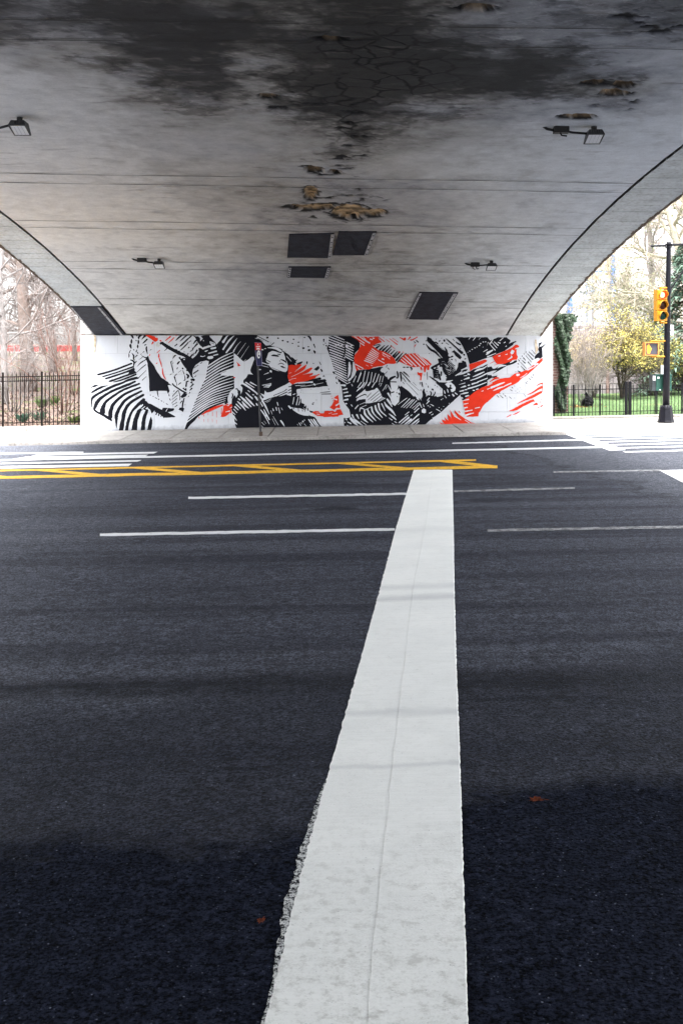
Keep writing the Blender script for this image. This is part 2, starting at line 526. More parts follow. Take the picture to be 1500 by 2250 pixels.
# worn ghost of an older line showing along the near left edge
def ghost_mat():
    q = N('old_line_paint')
    k = q.math('ADD', q.math('MULTIPLY', q.noise(46.0, 5, 0.75), 0.6), q.math('MULTIPLY', q.noise(150.0, 3, 0.7), 0.4))
    c = q.mix(q.ramp(k, [(0.47, 0.0), (0.53, 1.0)]), (0.010, 0.011, 0.015), (0.62, 0.63, 0.62))
    return q.out(c, 0.8, 0.05)
gl = []
for k in range(261):
    y = 1715 + k * 2.35
    x = float(np.interp(y, [q[1] for q in LE[::-1]], [q[0] for q in LE[::-1]]))
    wpx = (14 * math.sin(math.pi * min(1, max(0, (y - 1715) / 420))) ** .7 + 6 * min(1, (y - 1715) / 300)) * (0.45 + 1.1 * float(fbm(np.array([y / 23.0]), np.array([2.0]), 4, .7)[0]))
    gl.append((x, y, wpx))
a_ = [G(x - w_, y, 0.0032) for x, y, w_ in gl]
b_ = [G(x + 6, y, 0.0032) for x, y, w_ in gl]
mb = MB()
for i in range(len(gl) - 1):
    mb.add([a_[i], b_[i], b_[i + 1], a_[i + 1]], [(3, 2, 1, 0)])
o = mb.build('old_paint', ghost_mat(), road)
o['kind'] = 'stuff'
o['label'] = 'worn ghost of an older white line'

# far sidewalk: flags with open joints, kerb stones
side = tag(empty('sidewalk', (0, KY, 0)), kind='structure')
def zs(x, y):
    return tilt(x) + 0.07 + 0.06 * min(1.0, max(0.0, (y - KY) / 3.0))
def flag(x0, x1, y0, y1, parent, name='paving_slab', m=M_SLAB, drop=0.25, lift=0.0, sk=0.0):
    g = 0.006
    x0 += g; x1 -= g; y0 += g; y1 -= g
    e = 0.012
    mb = MB()
    def ring(i, z):
        a = []
        for (x, y) in ((x0 + i, y0 + i), (x1 - i, y0 + i), (x1 - i, y1 - i), (x0 + i, y1 - i)):
            a.append((x + sk * (y - KY), y, zs(x, y) + z + lift))
        return a
    mb.add(ring(0, -drop) + ring(0, -e) + ring(e, 0), [(0, 1, 5, 4), (1, 2, 6, 5), (2, 3, 7, 6), (3, 0, 4, 7), (4, 5, 9, 8), (5, 6, 10, 9), (6, 7, 11, 10), (7, 4, 8, 11), (8, 9, 10, 11)])
    return mb.build(name, m, parent)
x = -14.0
while x < 14.0:
    ye = 28.0 if -6.9 < x < 4.6 else (28.25 if x < 0 else 29.0)
    if x < -6.2 or x > 4.3:
        flag(x, x + 1.12, KY + 0.16, 26.6, side, lift=R.uniform(-.003, .003))
        flag(x, x + 1.12, 26.6, ye, side, lift=R.uniform(-.003, .003))
    else:
        flag(x, x + 1.12, KY + 0.16, ye, side, lift=R.uniform(-.004, .004))
    x += 1.12
x = -15.0
while x < 15.0:
    flag(x, x + 1.9, KY - 0.02, KY + 0.15, side, 'kerb_stone', M_KERB, lift=R.uniform(-.006, .006))
    x += 1.9
for a, b in ((-90, -15), (15, 90)):
    mb = MB()
    for c, d in ((a, b),):
        mb.box(c, d, KY, 29.2, -0.6, tilt(a if a < 0 else b) + 0.10)
    mb.build('sidewalk_run', M_SLAB, side)
MB().box(-90, 90, KY + 0.2, 28.2, -0.7, -0.32).build('sidewalk_bed', M_KERB, side)
# near sidewalk behind the viewer
nb = MB()
for a, b in ((-90, -16), (-16, 16), (16, 90)):
    z = lambda q: tilt(q) + 0.12
    nb.add([(a, -6.2, z(a)), (b, -6.2, z(b)), (b, -3.0, z(b)), (a, -3.0, z(a)), (a, -3.0, z(a) - .2), (b, -3.0, z(b) - .2)], [(0, 1, 2, 3), (3, 2, 5, 4)])
o = nb.build('sidewalk', M_SLAB)
o['kind'] = 'structure'

# ------------------------------------------------------------------ the bridge
XL, XR, GL, GR = -6.26, 5.04, -5.48, 4.18       # outer faces, groove lines
bridge = thing('arch_bridge', (-0.6, YW, 0), 'stained concrete arch bridge spanning the whole road overhead', 'bridge')

def vault_mat():
    q = N('vault_concrete')
    atn = q.n('ShaderNodeAttribute', attribute_name='stain_shade')
    at = atn.outputs['Color']
    dk = atn.outputs['Alpha']
    ck = q.n('ShaderNodeAttribute', attribute_name='crack').outputs['Fac']
    a = q.noise(5.0, 6, 0.65)
    b = q.noise(42.0, 4, 0.7)
    st = q.noise(3.0, 5, 0.65, q.mapping((0.5, 2.2, 1)))
    c = q.mix(0.6, at, q.ramp(a, [(0.3, 0.8), (0.7, 1.16)]), 'MULTIPLY')
    c = q.mix(0.45, c, q.ramp(b, [(0.3, 0.78), (0.7, 1.2)]), 'MULTIPLY')
    c = q.mix(q.math('MULTIPLY', q.ramp(st, [(0.57, 0.0), (0.68, 0.55)]), q.ramp(q.noise(0.5, 3, 0.5), [(0.42, 0.0), (0.6, 1.0)])), c, (0.13, 0.115, 0.105))
    # flaking skin: crisp-edged paler and darker scales, thickest where soot and painted shade are half way
    win = q.ramp(dk, [(0.30, 0.0), (0.48, 1.0), (0.75, 0.9), (0.98, 0.25)])
    fk = q.noise(4.2, 9, 0.74, q.mapping((0.85, 1.25, 1)), 0.6)
    c = q.mix(q.math('MULTIPLY', q.ramp(fk, [(0.535, 0.0), (0.565, 0.62)]), win), c, q.mix(1.0, c, (0.42, 0.41, 0.42), 'MULTIPLY'))
    fk2 = q.noise(6.5, 9, 0.76, q.mapping((0.8, 1.3, 1)), 0.8)
    c = q.mix(q.math('MULTIPLY', q.ramp(fk2, [(0.56, 0.0), (0.585, 0.55)]), win), c, q.mix(1.0, c, (2.1, 2.05, 2.0), 'MULTIPLY'))
    scr = q.noise(11.0, 8, 0.75, q.mapping((0.45, 1.6, 1)), 0.4)
    c = q.mix(q.ramp(scr, [(0.60, 0.0), (0.63, 0.35)]), c, q.mix(1.0, c, (0.55, 0.53, 0.50), 'MULTIPLY'))
    warp = q.n('ShaderNodeTexNoise', i_Scale=3.0); q.l(q.pos, warp.inputs['Vector'])
    wv = q.mix(0.30, q.pos, warp.outputs['Color'], 'ADD')
    vo = q.n('ShaderNodeTexVoronoi', feature='DISTANCE_TO_EDGE', i_Scale=1.0)
    q.l(q.mapping((3.6, 3.0, 0.0), src=wv), vo.inputs['Vector'])
    cr = q.math('MULTIPLY', q.ramp(vo.outputs['Distance'], [(0.02, 1.0), (0.085, 0.0)]), q.math('MULTIPLY', ck, q.ramp(q.noise(2.2, 5, 0.6), [(0.38, 0.05), (0.50, 1.0)])))
    c = q.mix(cr, c, (0.0015, 0.0018, 0.003))
    h = q.math('SUBTRACT', q.math('ADD', q.math('MULTIPLY', a, 0.6), q.math('MULTIPLY', b, 0.4)), cr)
    q.bump(h, 0.5, 0.02)
    return q.out(c, 0.85, 0.2)

def sstep(a, b, x):
    t = np.clip((x - a) / (b - a), 0, 1)
    return t * t * (3 - 2 * t)

def build_vault():
    xs = np.linspace(GL + 0.026, GR - 0.026, 270)
    ys = np.concatenate([np.linspace(-6.0, 6.9, 40), np.linspace(7.0, YW + 0.03, 700)])
    Xg, Yg = np.meshgrid(xs, ys)
    Zg = VC - VA * (Yg - VM) ** 2 - 0.005 * Xg
    # where each point of the soffit lies in the survey picture (used to place its stains and the light falloff painted at its centre)
    yy = np.maximum(Yg, 1.0)
    px, py = CX + F * Xg / yy, HY - F * (Zg - HC) / yy
    wx, wy_ = fbm(Xg * 1.3 + 50, Yg * 1.3, 4) - .5, fbm(Xg * 1.3, Yg * 1.3 + 60, 4) - .5
    n1 = fbm(Xg * 0.8 + 5 + wx * 1.6, Yg * 0.8 + 2 + wy_ * 1.6, 7, 0.66)
    n2 = fbm(Xg * 3.1 + 40, Yg * 2.6 + 11, 5, 0.6)
    n3 = fbm(Xg * 1.7 + 80, Yg * 1.2 + 31, 6, 0.62)
    rows_ = ((-60, ((0, .45), (250, .7), (500, .7), (800, .9), (1000, .55), (1500, .5))),
             (15, ((0, .60), (100, .55), (250, .75), (400, .75), (550, .58), (700, .62), (800, .88), (900, .76), (1000, .52), (1150, .46), (1300, .56), (1450, .6))),
             (45, ((0, .6), (100, .64), (250, .76), (450, .8), (550, .7), (650, .5), (750, .66), (830, .92), (930, .7), (1050, .5), (1150, .42), (1300, .52), (1450, .56))),
             (80, ((0, .6), (100, .52), (180, .48), (280, .75), (450, .84), (580, .78), (650, .6), (740, .75), (830, .96), (920, .62), (1000, .56), (1150, .5), (1300, .48), (1450, .44))),
             (130, ((0, .32), (100, .42), (200, .58), (350, .74), (450, .75), (560, .46), (640, .66), (740, .92), (850, .97), (950, .86), (1050, .66), (1150, .75), (1230, .75), (1300, .5), (1380, .45), (1450, .3))),
             (180, ((0, .12), (100, .22), (220, .28), (300, .55), (400, .74), (480, .74), (560, .40), (640, .76), (740, .92), (850, .92), (950, .86), (1050, .85), (1150, .85), (1230, .7), (1300, .55), (1380, .45), (1460, .3))),
             (230, ((0, .08), (100, .12), (220, .22), (300, .38), (400, .52), (500, .56), (560, .42), (620, .6), (700, .85), (780, .86), (880, .68), (960, .58), (1080, .52), (1180, .36), (1280, .32), (1380, .4), (1460, .22))),
             (290, ((0, .04), (150, .14), (300, .24), (450, .32), (600, .38), (700, .42), (770, .68), (850, .45), (950, .34), (1050, .32), (1200, .16), (1350, .08), (1480, .04))),
             (360, ((0, .03), (200, .12), (400, .26), (600, .34), (700, .34), (740, .45), (800, .34), (900, .28), (1100, .16), (1300, .06), (1480, .03))),
             (450, ((0, .03), (200, .06), (400, .22), (600, .38), (750, .42), (900, .36), (1100, .15), (1300, .06), (1480, .03))),
             (560, ((0, .05), (350, .14), (550, .32), (700, .42), (850, .38), (1000, .26), (1150, .10), (1500, .03))),
             (660, ((0, .08), (450, .20), (600, .32), (750, .38), (900, .35), (1050, .22), (1500, .06))),
             (745, ((0, .16), (450, .22), (750, .28), (1050, .2), (1500, .14))))
    w2x, w2y = fbm(Xg * 6 + 11, Yg * 4.5 + 8, 5, .68) - .5, fbm(Xg * 5.5 + 91, Yg * 4.5 + 38, 5, .68) - .5
    qx, qy = px + wx * 100 + w2x * 170, py + wy_ * 30 + w2y * 60
    ry = np.array([r[0] for r in rows_], float)
    rv = np.stack([np.interp(qx, [a for a, _ in r[1]], [b for _, b in r[1]]) for r in rows_], 0)
    k = np.clip(np.searchsorted(ry, qy) - 1, 0, len(ry) - 2)
    tt = np.clip((qy - ry[k]) / (ry[k + 1] - ry[k]), 0, 1)
    ii, jj = np.indices(k.shape)
    env = rv[k, ii, jj] * (1 - tt) + rv[k + 1, ii, jj] * tt
    env = np.clip(0.42 + (env - 0.42) * 1.15, 0, 1)
    env[Yg < 6.9] = 0.5
    mid_ = 0.35 + 1.5 * np.minimum(env, 1 - env * .55)
    dark = np.clip(env + (n1 - 0.5) * 0.36 * mid_ + (n2 - 0.5) * 0.34 * mid_, 0, 1)
    n4 = fbm(Xg * 2.6 + 21 + wx * 2, Yg * 3.4 + 6 + wy_ * 2, 7, 0.70)
    ga = sstep(0.30, 0.52, env)
    s_ = env + ((n4 - 0.5) * 0.85 + (n1 - .5) * .3) * (0.15 + 0.85 * ga)
    dark = 0.50 * dark + 0.50 * (0.08 + 0.22 * sstep(0.10, 0.42, s_) + 0.28 * sstep(0.46, 0.55, s_) + 0.40 * sstep(0.66, 0.76, s_))
    dark = np.where(env < .2, np.minimum(dark, env + .25 * np.clip(n4 - .3, 0, 1)), dark)
    mott = sstep(0.55, 0.75, n3) * 0.26 + sstep(0.60, 0.72, n2) * 0.14
    dark = np.clip(dark + mott * 0.35 * (1 - dark), 0, 1)
    t = np.clip((px - 300) / 700, 0, 1)
    t = np.clip((px - 850) / 450, 0, 1)
    lightc = np.stack([0.70 - 0.04 * t, 0.695 + 0.0 * t, 0.675 + 0.06 * t], -1)
    lum = np.exp(np.interp(dark, [0, .12, .3, .5, .7, .88, 1], np.log([1.0, .90, .58, .27, .115, .054, .043])))
    warm = sstep(0.45, 0.62, fbm(Xg * .5 + 70, Yg * .5 + 20, 4) + 0.10 * np.exp(-((px - 350) / 300) ** 2) - 0.14 * sstep(.75, .95, dark))
    tint = np.stack([1 + .04 * warm, 1 + 0 * warm, 1.07 - .11 * warm], -1)
    f_ = sstep(0.1, 0.5, dark)[..., None]
    col = lightc * lum[..., None] * (1 - f_ + f_ * tint)
    # white lime bloom on the edges of the dark field
    bloom = sstep(0.58, 0.70, fbm(Xg * 2.0 + 9, Yg * 2.4 + 77, 6, 0.62)) * np.exp(-((env - 0.5) / 0.22) ** 2) * 0.35
    col = col * (1 - bloom[..., None]) + np.array([0.50, 0.50, 0.52]) * bloom[..., None]
    # spalls: broken skin showing ochre fill, with their edge shadow painted as black ragged rims
    sp = np.full_like(Xg, -9.0)
    for (cx, cy, rx, ry) in ((688, 456, 52, 8), (768, 466, 44, 15), (822, 468, 26, 9), (683, 426, 15, 14), (1300, 182, 28, 6), (1352, 205, 36, 7), (1370, 188, 20, 7), (1268, 258, 36, 6),
                             (590, 212, 20, 5), (735, 378, 16, 5), (688, 374, 20, 8), (1050, 20, 38, 8), (730, 84, 30, 4)):
        sp = np.maximum(sp, 1 - np.sqrt(((px - cx) / rx) ** 2 + ((py - cy) / ry) ** 2))
    rag = sp * 0.9 + 0.10 + (fbm(Xg * 3.4 + 3, Yg * 4 + 1, 5, 0.62) - 0.5) * 0.85
    ochre = sstep(0.14, 0.22, rag)
    rim = sstep(-0.22, -0.12, rag) * (1 - ochre) * sstep(0.36, 0.46, fbm(Xg * 6 + 60, Yg * 6, 4, 0.6)) * (sp > -1.1)
    no = fbm(Xg * 9 + 2, Yg * 11 + 5, 5, .7)
    oc = np.stack([0.50 * no + .06, 0.37 * no + .035, 0.22 * no + .015], -1) * (0.55 + 0.9 * sstep(.38, .6, no))[..., None]
    # loose black flecks around the damaged areas
    fl = np.zeros_like(Xg)
    for (cx, cy, rx, ry) in ((735, 450, 120, 45), (1340, 190, 70, 70), (1440, 30, 110, 60), (720, 370, 80, 30), (640, 225, 100, 35), (770, 300, 60, 70), (960, 20, 60, 20)):
        fl = np.maximum(fl, np.exp(-(((px - cx) / rx) ** 2 + ((py - cy) / ry) ** 2)))
    fleck = sstep(0.60, 0.65, fbm(Xg * 4.2 + 33, Yg * 5.5 + 4, 5, 0.62) + (fl - 0.75) * 0.22) * sstep(0.2, 0.5, fl)
    col = col * (1 - ochre[..., None]) + oc * ochre[..., None]
    kk = np.clip(rim + fleck, 0, 1)[..., None]
    col = col * (1 - kk) + np.array([0.012, 0.012, 0.013]) * kk
    crack = np.exp(-(((px - 810) / 190) ** 2 + ((py - 150) / 95) ** 2) * 1.2) * 1.6 + np.exp(-(((px - 770) / 50) ** 2 + ((py - 270) / 60) ** 2)) * 0.7
    crack = np.clip(crack * sstep(0.3, 0.55, n1 + 0.12), 0, 1)
    Zs = Zg + (ochre * (0.04 + 0.05 * no) + np.clip(rim + fleck, 0, 1) * 0.02) + (n2 - 0.5) * 0.012
    nr, nc = Xg.shape
    idx = np.arange(nr * nc).reshape(nr, nc)
    fs_ = np.stack([idx[:-1, :-1], idx[1:, :-1], idx[1:, 1:], idx[:-1, 1:]], -1).reshape(-1, 4)
    me = bpy.data.meshes.new('vault')
    O = bridge.location
    co = np.stack([Xg - O.x, Yg - O.y, Zs - O.z], -1).reshape(-1, 3).astype(np.float32)
    me.vertices.add(len(co)); me.vertices.foreach_set('co', co.ravel())
    me.loops.add(fs_.size); me.loops.foreach_set('vertex_index', fs_.ravel().astype(np.int32))
    me.polygons.add(len(fs_)); me.polygons.foreach_set('loop_start', np.arange(0, fs_.size, 4, dtype=np.int32))
    me.update(calc_edges=True)
    me.polygons.foreach_set('use_smooth', np.ones(len(fs_), dtype=bool))
    ca = me.attributes.new('stain_shade', 'FLOAT_COLOR', 'POINT')
    ca.data.foreach_set('color', np.concatenate([col, np.clip(dark, 0, 1)[..., None]], -1).reshape(-1).astype(np.float32))
    fa = me.attributes.new('crack', 'FLOAT', 'POINT')
    fa.data.foreach_set('value', crack.ravel().astype(np.float32))
    me.materials.append(vault_mat())
    o = bpy.data.objects.new('vault', me)
    COL.objects.link(o)
    o.parent = bridge
    o['label'] = 'stained concrete soffit of the arch'
    return o
vault = build_vault()
M_GAPGREY = plain('joint_grey', (0.075, 0.07, 0.065), 0.95, 0.3, 8)
M_DARKGAP = plain('joint_dark', (0.018, 0.017, 0.016), 0.95, 0.3, 8)
M_RING = concrete('ring_concrete', (0.56, 0.59, 0.59), 0.16, 2.2, 0.3, (0.45, 0.40, 0.36), 0.45)
M_RUST = concrete('spalled_edge', (0.13, 0.095, 0.07), 0.4, 6.0, 0.6)
M_PIER = concrete('pier_concrete', (0.50, 0.49, 0.475), 0.12, 2.0, 0.2)
M_DECK = concrete('deck_concrete', (0.40, 0.39, 0.37), 0.2, 1.5, 0.2)

# shutter-board joints across the soffit (pairs of shallow dark lines)
for (l, r) in (((38, 63)), ((82, 106)), ((378, 402)), ((398, 423)), ((481, 503)), ((497, 518)), ((570, 586)), ((586, 602)), ((652, 666)), ((665, 679))):
    a, b = V(0, l), V(1500, r)
    k = (b.y - a.y) / (b.x - a.x)
    k = max(-0.01, min(0.07, k))
    ym = V(750, (l + r) / 2 + 1)
    mb = MB()
    n = 60
    hw = 0.011 if l > 120 else 0.009
    for i in range(n):
        x0, x1 = GL + 0.05 + (GR - GL - 0.1) * i / n, GL + 0.05 + (GR - GL - 0.1) * (i + 1) / n
        q = []
        for xx, s in ((x0, -1), (x1, -1), (x1, 1), (x0, 1)):
            w0 = hw * (0.9 + 0.5 * math.sin(xx * 5.3 + l * 1.7) * math.sin(xx * 2.1 + l))
            yv = ym.y + k * (xx - ym.x) + s * w0 + 0.015 * math.sin(xx * 1.7 + l)
            q.append((xx, yv, vz(xx, yv) - 0.010))
        mb.add(q, [(3, 2, 1, 0)])
    bm_ = {}
    vv, ff = [], []
    for f_ in mb.f:
        ids = []
        for i_ in f_:
            key = tuple(round(c_, 4) for c_ in mb.v[i_])
            if key not in bm_:
                bm_[key] = len(vv)
                vv.append(mb.v[i_])
            ids.append(bm_[key])
        ff.append(tuple(ids))
    mb.v, mb.f = vv, ff
    mb.build('board_joint', M_DARKGAP, vault)

# end rings with their board marks
def ring(x0, x1, out_left, nm):
    mb = MB()
    rr = random.Random(int(x0 * 100) + 999)
    prof = []
    y = YW + 0.03
    while y > -6:
        wd = rr.uniform(0.30, 0.40)
        y2 = y - wd
        off = rr.uniform(-0.004, 0.004)
        prof += [(y, off), (y2 + 0.028, off + rr.uniform(-.002, .002)), (y2 + 0.020, 0.026), (y2 + 0.003, 0.026)]
        y = y2
    xs = [x0 + (x1 - x0) * i / 6 for i in range(7)]
    b = len(mb.v)
    for (yy, off) in prof:
        for i, x in enumerate(xs):
            jx = rr.uniform(-0.012, 0.012) if (i == (0 if out_left else 6)) else 0
            mb.v.append((x + jx, yy, vz(x, yy) + off + rr.uniform(-.0015, .0015)))
    nx = len(xs)
    for j in range(len(prof) - 1):
        for i in range(nx - 1):
            a = b + j * nx + i
            mb.f.append((a, a + 1, a + nx + 1, a + nx))
    o = mb.build('arch_ring', M_RING, bridge)
    o['label'] = nm
    # ragged, rusty lower arris on the outer face
    ex = x0 if out_left else x1
    sg = -1 if out_left else 1
    er = MB()
    y = YW
    while y > 8:
        dy = rr.uniform(0.07, 0.22)
        w_ = rr.uniform(0.012, 0.05) * (1.3 if rr.random() < 0.3 else 0.8)
        q = []
        for yy in (y, y - dy):
            z = vz(ex, yy)
            q += [(ex - sg * w_ * rr.uniform(.5, 1.2), yy, z - 0.008), (ex + sg * 0.02, yy, z - 0.010 - rr.uniform(0, .02)), (ex + sg * 0.022, yy, z + rr.uniform(.03, .08))]
        er.add(q, [(0, 1, 4, 3), (1, 2, 5, 4), (2, 0, 3, 5), (0, 2, 1), (3, 4, 5)])
        y -= dy
    er.build('broken_edge', M_RUST, o)
    return o
ring_l = ring(XL, GL - 0.026, True, 'board marked left edge ring of the arch')
ring_r = ring(GR + 0.026, XR, False, 'board marked right edge ring of the arch')
# dark open joint behind the gap between soffit and rings
for gx in (GL, GR):
    mb = MB()
    ys = [-6 + (YW + 6.03) * i / 90 for i in range(91)]
    for a, b in zip(ys, ys[1:]):
        mb.add([(gx - .05, a, vz(gx, a) + .07), (gx + .05, a, vz(gx, a) + .07), (gx + .05, b, vz(gx, b) + .07), (gx - .05, b, vz(gx, b) + .07)], [(0, 1, 2, 3)])
    mb.build('open_joint', M_GAPGREY, bridge)
# spandrels, deck, parapets (solid block above the arch, filling from the profile up)
mb = MB()
ys = [-6 + (YW + 6.0) * i / 60 for i in range(61)]
for sx, x in ((-1, XL), (1, XR)):
    for a, b in zip(ys, ys[1:]):
        f_ = [(x, a, vz(x, a) + .004), (x, b, vz(x, b) + .004), (x, b, 5.6), (x, a, 5.6)]
        mb.add(f_, [(0, 1, 2, 3) if sx > 0 else (3, 2, 1, 0)])
mb.box(XL - 0.12, XR + 0.12, -30, 70, 5.6, 5.9)
for x in (XL - 0.10, XR - 0.15):
    mb.box(x, x + 0.25, -30, 70, 5.9, 6.9)
mb.build('spandrel', M_DECK, bridge)
mb = MB()
for a, b in zip(ys, ys[1:]):
    mb.add([(XL + .02, a, vz(0, a) + .16), (XR - .02, a, vz(0, a) + .16), (XR - .02, b, vz(0, b) + .16), (XL + .02, b, vz(0, b) + .16)], [(3, 2, 1, 0)])
mb.build('fill', M_DECK, bridge)
MB().box(XL - 0.3, XR + 0.26, -7.5, -5.8, -0.6, 5.59).build('abutment', concrete('near_abutment', (0.72, 0.72, 0.72), 0.1), bridge)
MB().box(XL - 0.05, XR - 0.02, YW + 0.6, 46, -0.6, 5.59).build('abutment', M_DECK, bridge)
# slim end piers rising past the springing
PLx0, PRx1 = P(177, 800, YW)[0], P(1213.5, 800, YW)[0]
MB().box(PLx0, XL - 0.003, YW + 0.02, YW + 0.9, 2.475, 5.59).build('pier', M_PIER, bridge)
MB().box(XR + 0.003, PRx1, YW + 0.02, YW + 0.9, 2.415, 5.59).build('pier', M_PIER, bridge)

# painted abutment wall made of large blocks
def wall_mat():
    q = N('wall_paint_white')
    sep = q.n('ShaderNodeSeparateXYZ'); q.l(q.pos, sep.inputs[0])
    a = q.noise(1.1, 5, 0.6)
    b = q.noise(9.0, 5, 0.65)
    drip = q.noise(6.0, 4, 0.6, q.mapping((2.2, 1, 0.12)))
    c = q.ramp(a, [(0.3, (0.58, 0.60, 0.65)), (0.7, (0.65, 0.67, 0.705))])
    c = q.mix(q.ramp(drip, [(0.60, 0.0), (0.74, 0.35)]), c, (0.36, 0.355, 0.35))
    c = q.mix(q.ramp(b, [(0.62, 0.0), (0.72, 0.3)]), c, (0.33, 0.335, 0.35))
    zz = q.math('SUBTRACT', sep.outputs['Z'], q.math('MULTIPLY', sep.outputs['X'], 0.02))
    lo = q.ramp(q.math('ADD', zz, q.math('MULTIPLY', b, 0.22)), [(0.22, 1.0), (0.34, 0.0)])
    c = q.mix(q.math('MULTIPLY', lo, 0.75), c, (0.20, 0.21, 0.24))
    oi = q.n('ShaderNodeObjectInfo')
    c = q.mix(1.0, c, q.ramp(oi.outputs['Random'], [(0, 0.96), (1, 1.03)]), 'MULTIPLY')
    q.bump(q.noise(40, 4), 0.15, 0.01)
    return q.out(c, 0.6, 0.3)
M_WALL = wall_mat()
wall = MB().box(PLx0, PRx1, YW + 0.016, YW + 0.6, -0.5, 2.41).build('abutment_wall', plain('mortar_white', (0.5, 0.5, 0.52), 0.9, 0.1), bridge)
wall['label'] = 'white block wall carrying a black, white and red mural'
rows = [735, 776, 822, 864, 905, 990]
for ri in range(5):
    z1, z0 = P(0, rows[ri], YW)[2], P(0, rows[ri + 1], YW)[2]
    if ri == 4:
        z0 = -0.4
    x = PLx0 - (0.47 if ri % 2 else 0.0)
    while x < PRx1 - 0.02:
        a, b = max(x, PLx0), min(x + 0.94, PRx1)
        if b - a > 0.05:
            zt = z1
            if ri == 0:
                zt = 2.428
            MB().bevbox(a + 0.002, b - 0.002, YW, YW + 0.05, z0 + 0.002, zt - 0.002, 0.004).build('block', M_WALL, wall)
        x += 0.94

# patching mats bolted to the soffit
M_MAT = plain('patch_membrane', (0.020, 0.022, 0.032), 0.7, 0.5, 7, 0.3, spec=0.15)
M_STRIP = concrete('metal_strip', (0.42, 0.42, 0.44), 0.3, 9, 0.2, (0.08, 0.08, 0.08), 0.95)
def patch(label, c, strips, d=0.02):
    """c: four photo corners (tl, tr, br, bl); strips: list of (edge u0, u1) across the width"""
    tl, tr, br, bl = [V(*q, 0) for q in c]
    ctr = (tl + tr + br + bl) / 4
    mb = MB()
    n, m_ = 6, 6
    def pt(u, v, dd):
        p = (tl.lerp(tr, u)).lerp(bl.lerp(br, u), v)
        return Vector((p.x, p.y, vz(p.x, p.y) - dd))
    vs_, fs_ = [], []
    for j in range(m_ + 1):
        for i in range(n + 1):
            vs_.append(pt(i / n, j / m_, d + R.uniform(-.004, .004) if 0 < i < n and 0 < j < m_ else d))
    for j in range(m_):
        for i in range(n):
            a = j * (n + 1) + i
            fs_.append((a, a + n + 1, a + n + 2, a + 1))
    ring_ = [i for i in range(n + 1)] + [(j) * (n + 1) + n for j in range(1, m_ + 1)] + [m_ * (n + 1) + i for i in range(n - 1, -1, -1)] + [j * (n + 1) for j in range(m_ - 1, 0, -1)]
    b = len(vs_)
    for i in ring_:
        p = vs_[i]
        vs_.append(Vector((p.x, p.y, p.z + d + 0.012)))
    for k in range(len(ring_)):
        k2 = (k + 1) % len(ring_)
        fs_.append((ring_[k], ring_[k2], b + k2, b + k))
    o = mb.add(vs_, fs_).build('soffit_patch', M_MAT, vault)
    o['label'] = label
    for (u0, u1, v0, v1) in strips:
        sb = MB()
        k = 5
        for i in range(k):
            q = []
            for (u, v) in ((0, i / k), (1, i / k), (1, (i + 1) / k), (0, (i + 1) / k)):
                vv = v0 + (v1 - v0) * v
                q.append(pt(u0 + (u1 - u0) * u, vv, d + 0.012))
            sb.add(q, [(0, 3, 2, 1)])
        st_ = sb.build('fixing_strip', M_STRIP, vault)
        for i in range(5):
            p = pt((u0 + u1) / 2, v0 + (v1 - v0) * (i + .5) / 5, d + .012)
            MB().tube([p, p + Vector((0, 0, -.014))], .013, 6).build('bolt', M_DARKGAP, st_)
    return o
patch('black patching mat nearest the spalled hole', [(635, 514), (734, 511), (727, 565), (631, 564)], [(0.93, 1.0, 0.0, 1.0)])
patch('black patching mat joined on the right', [(744, 508), (827, 508), (807, 559), (731, 559)], [(0.90, 0.985, 0.0, 1.0)])
patch('narrow black patching mat below the pair', [(634, 585), (727, 585), (720, 609), (630, 608)], [(0.0, 0.07, 0, 1), (0.92, 0.99, 0, 1)])
patch('slanted black patching mat low on the soffit', [(921, 641), (1006, 642), (971, 701), (892, 700)], [(0.0, 0.06, 0.0, 1), (0.88, 0.97, 0, 1)])
patch('black membrane hanging at the left springing', [(156, 672), (224, 672), (276, 734), (206, 734)], [(0.86, 0.93, 0, 1), (0.0, 0.05, 0, 1)], 0.03)
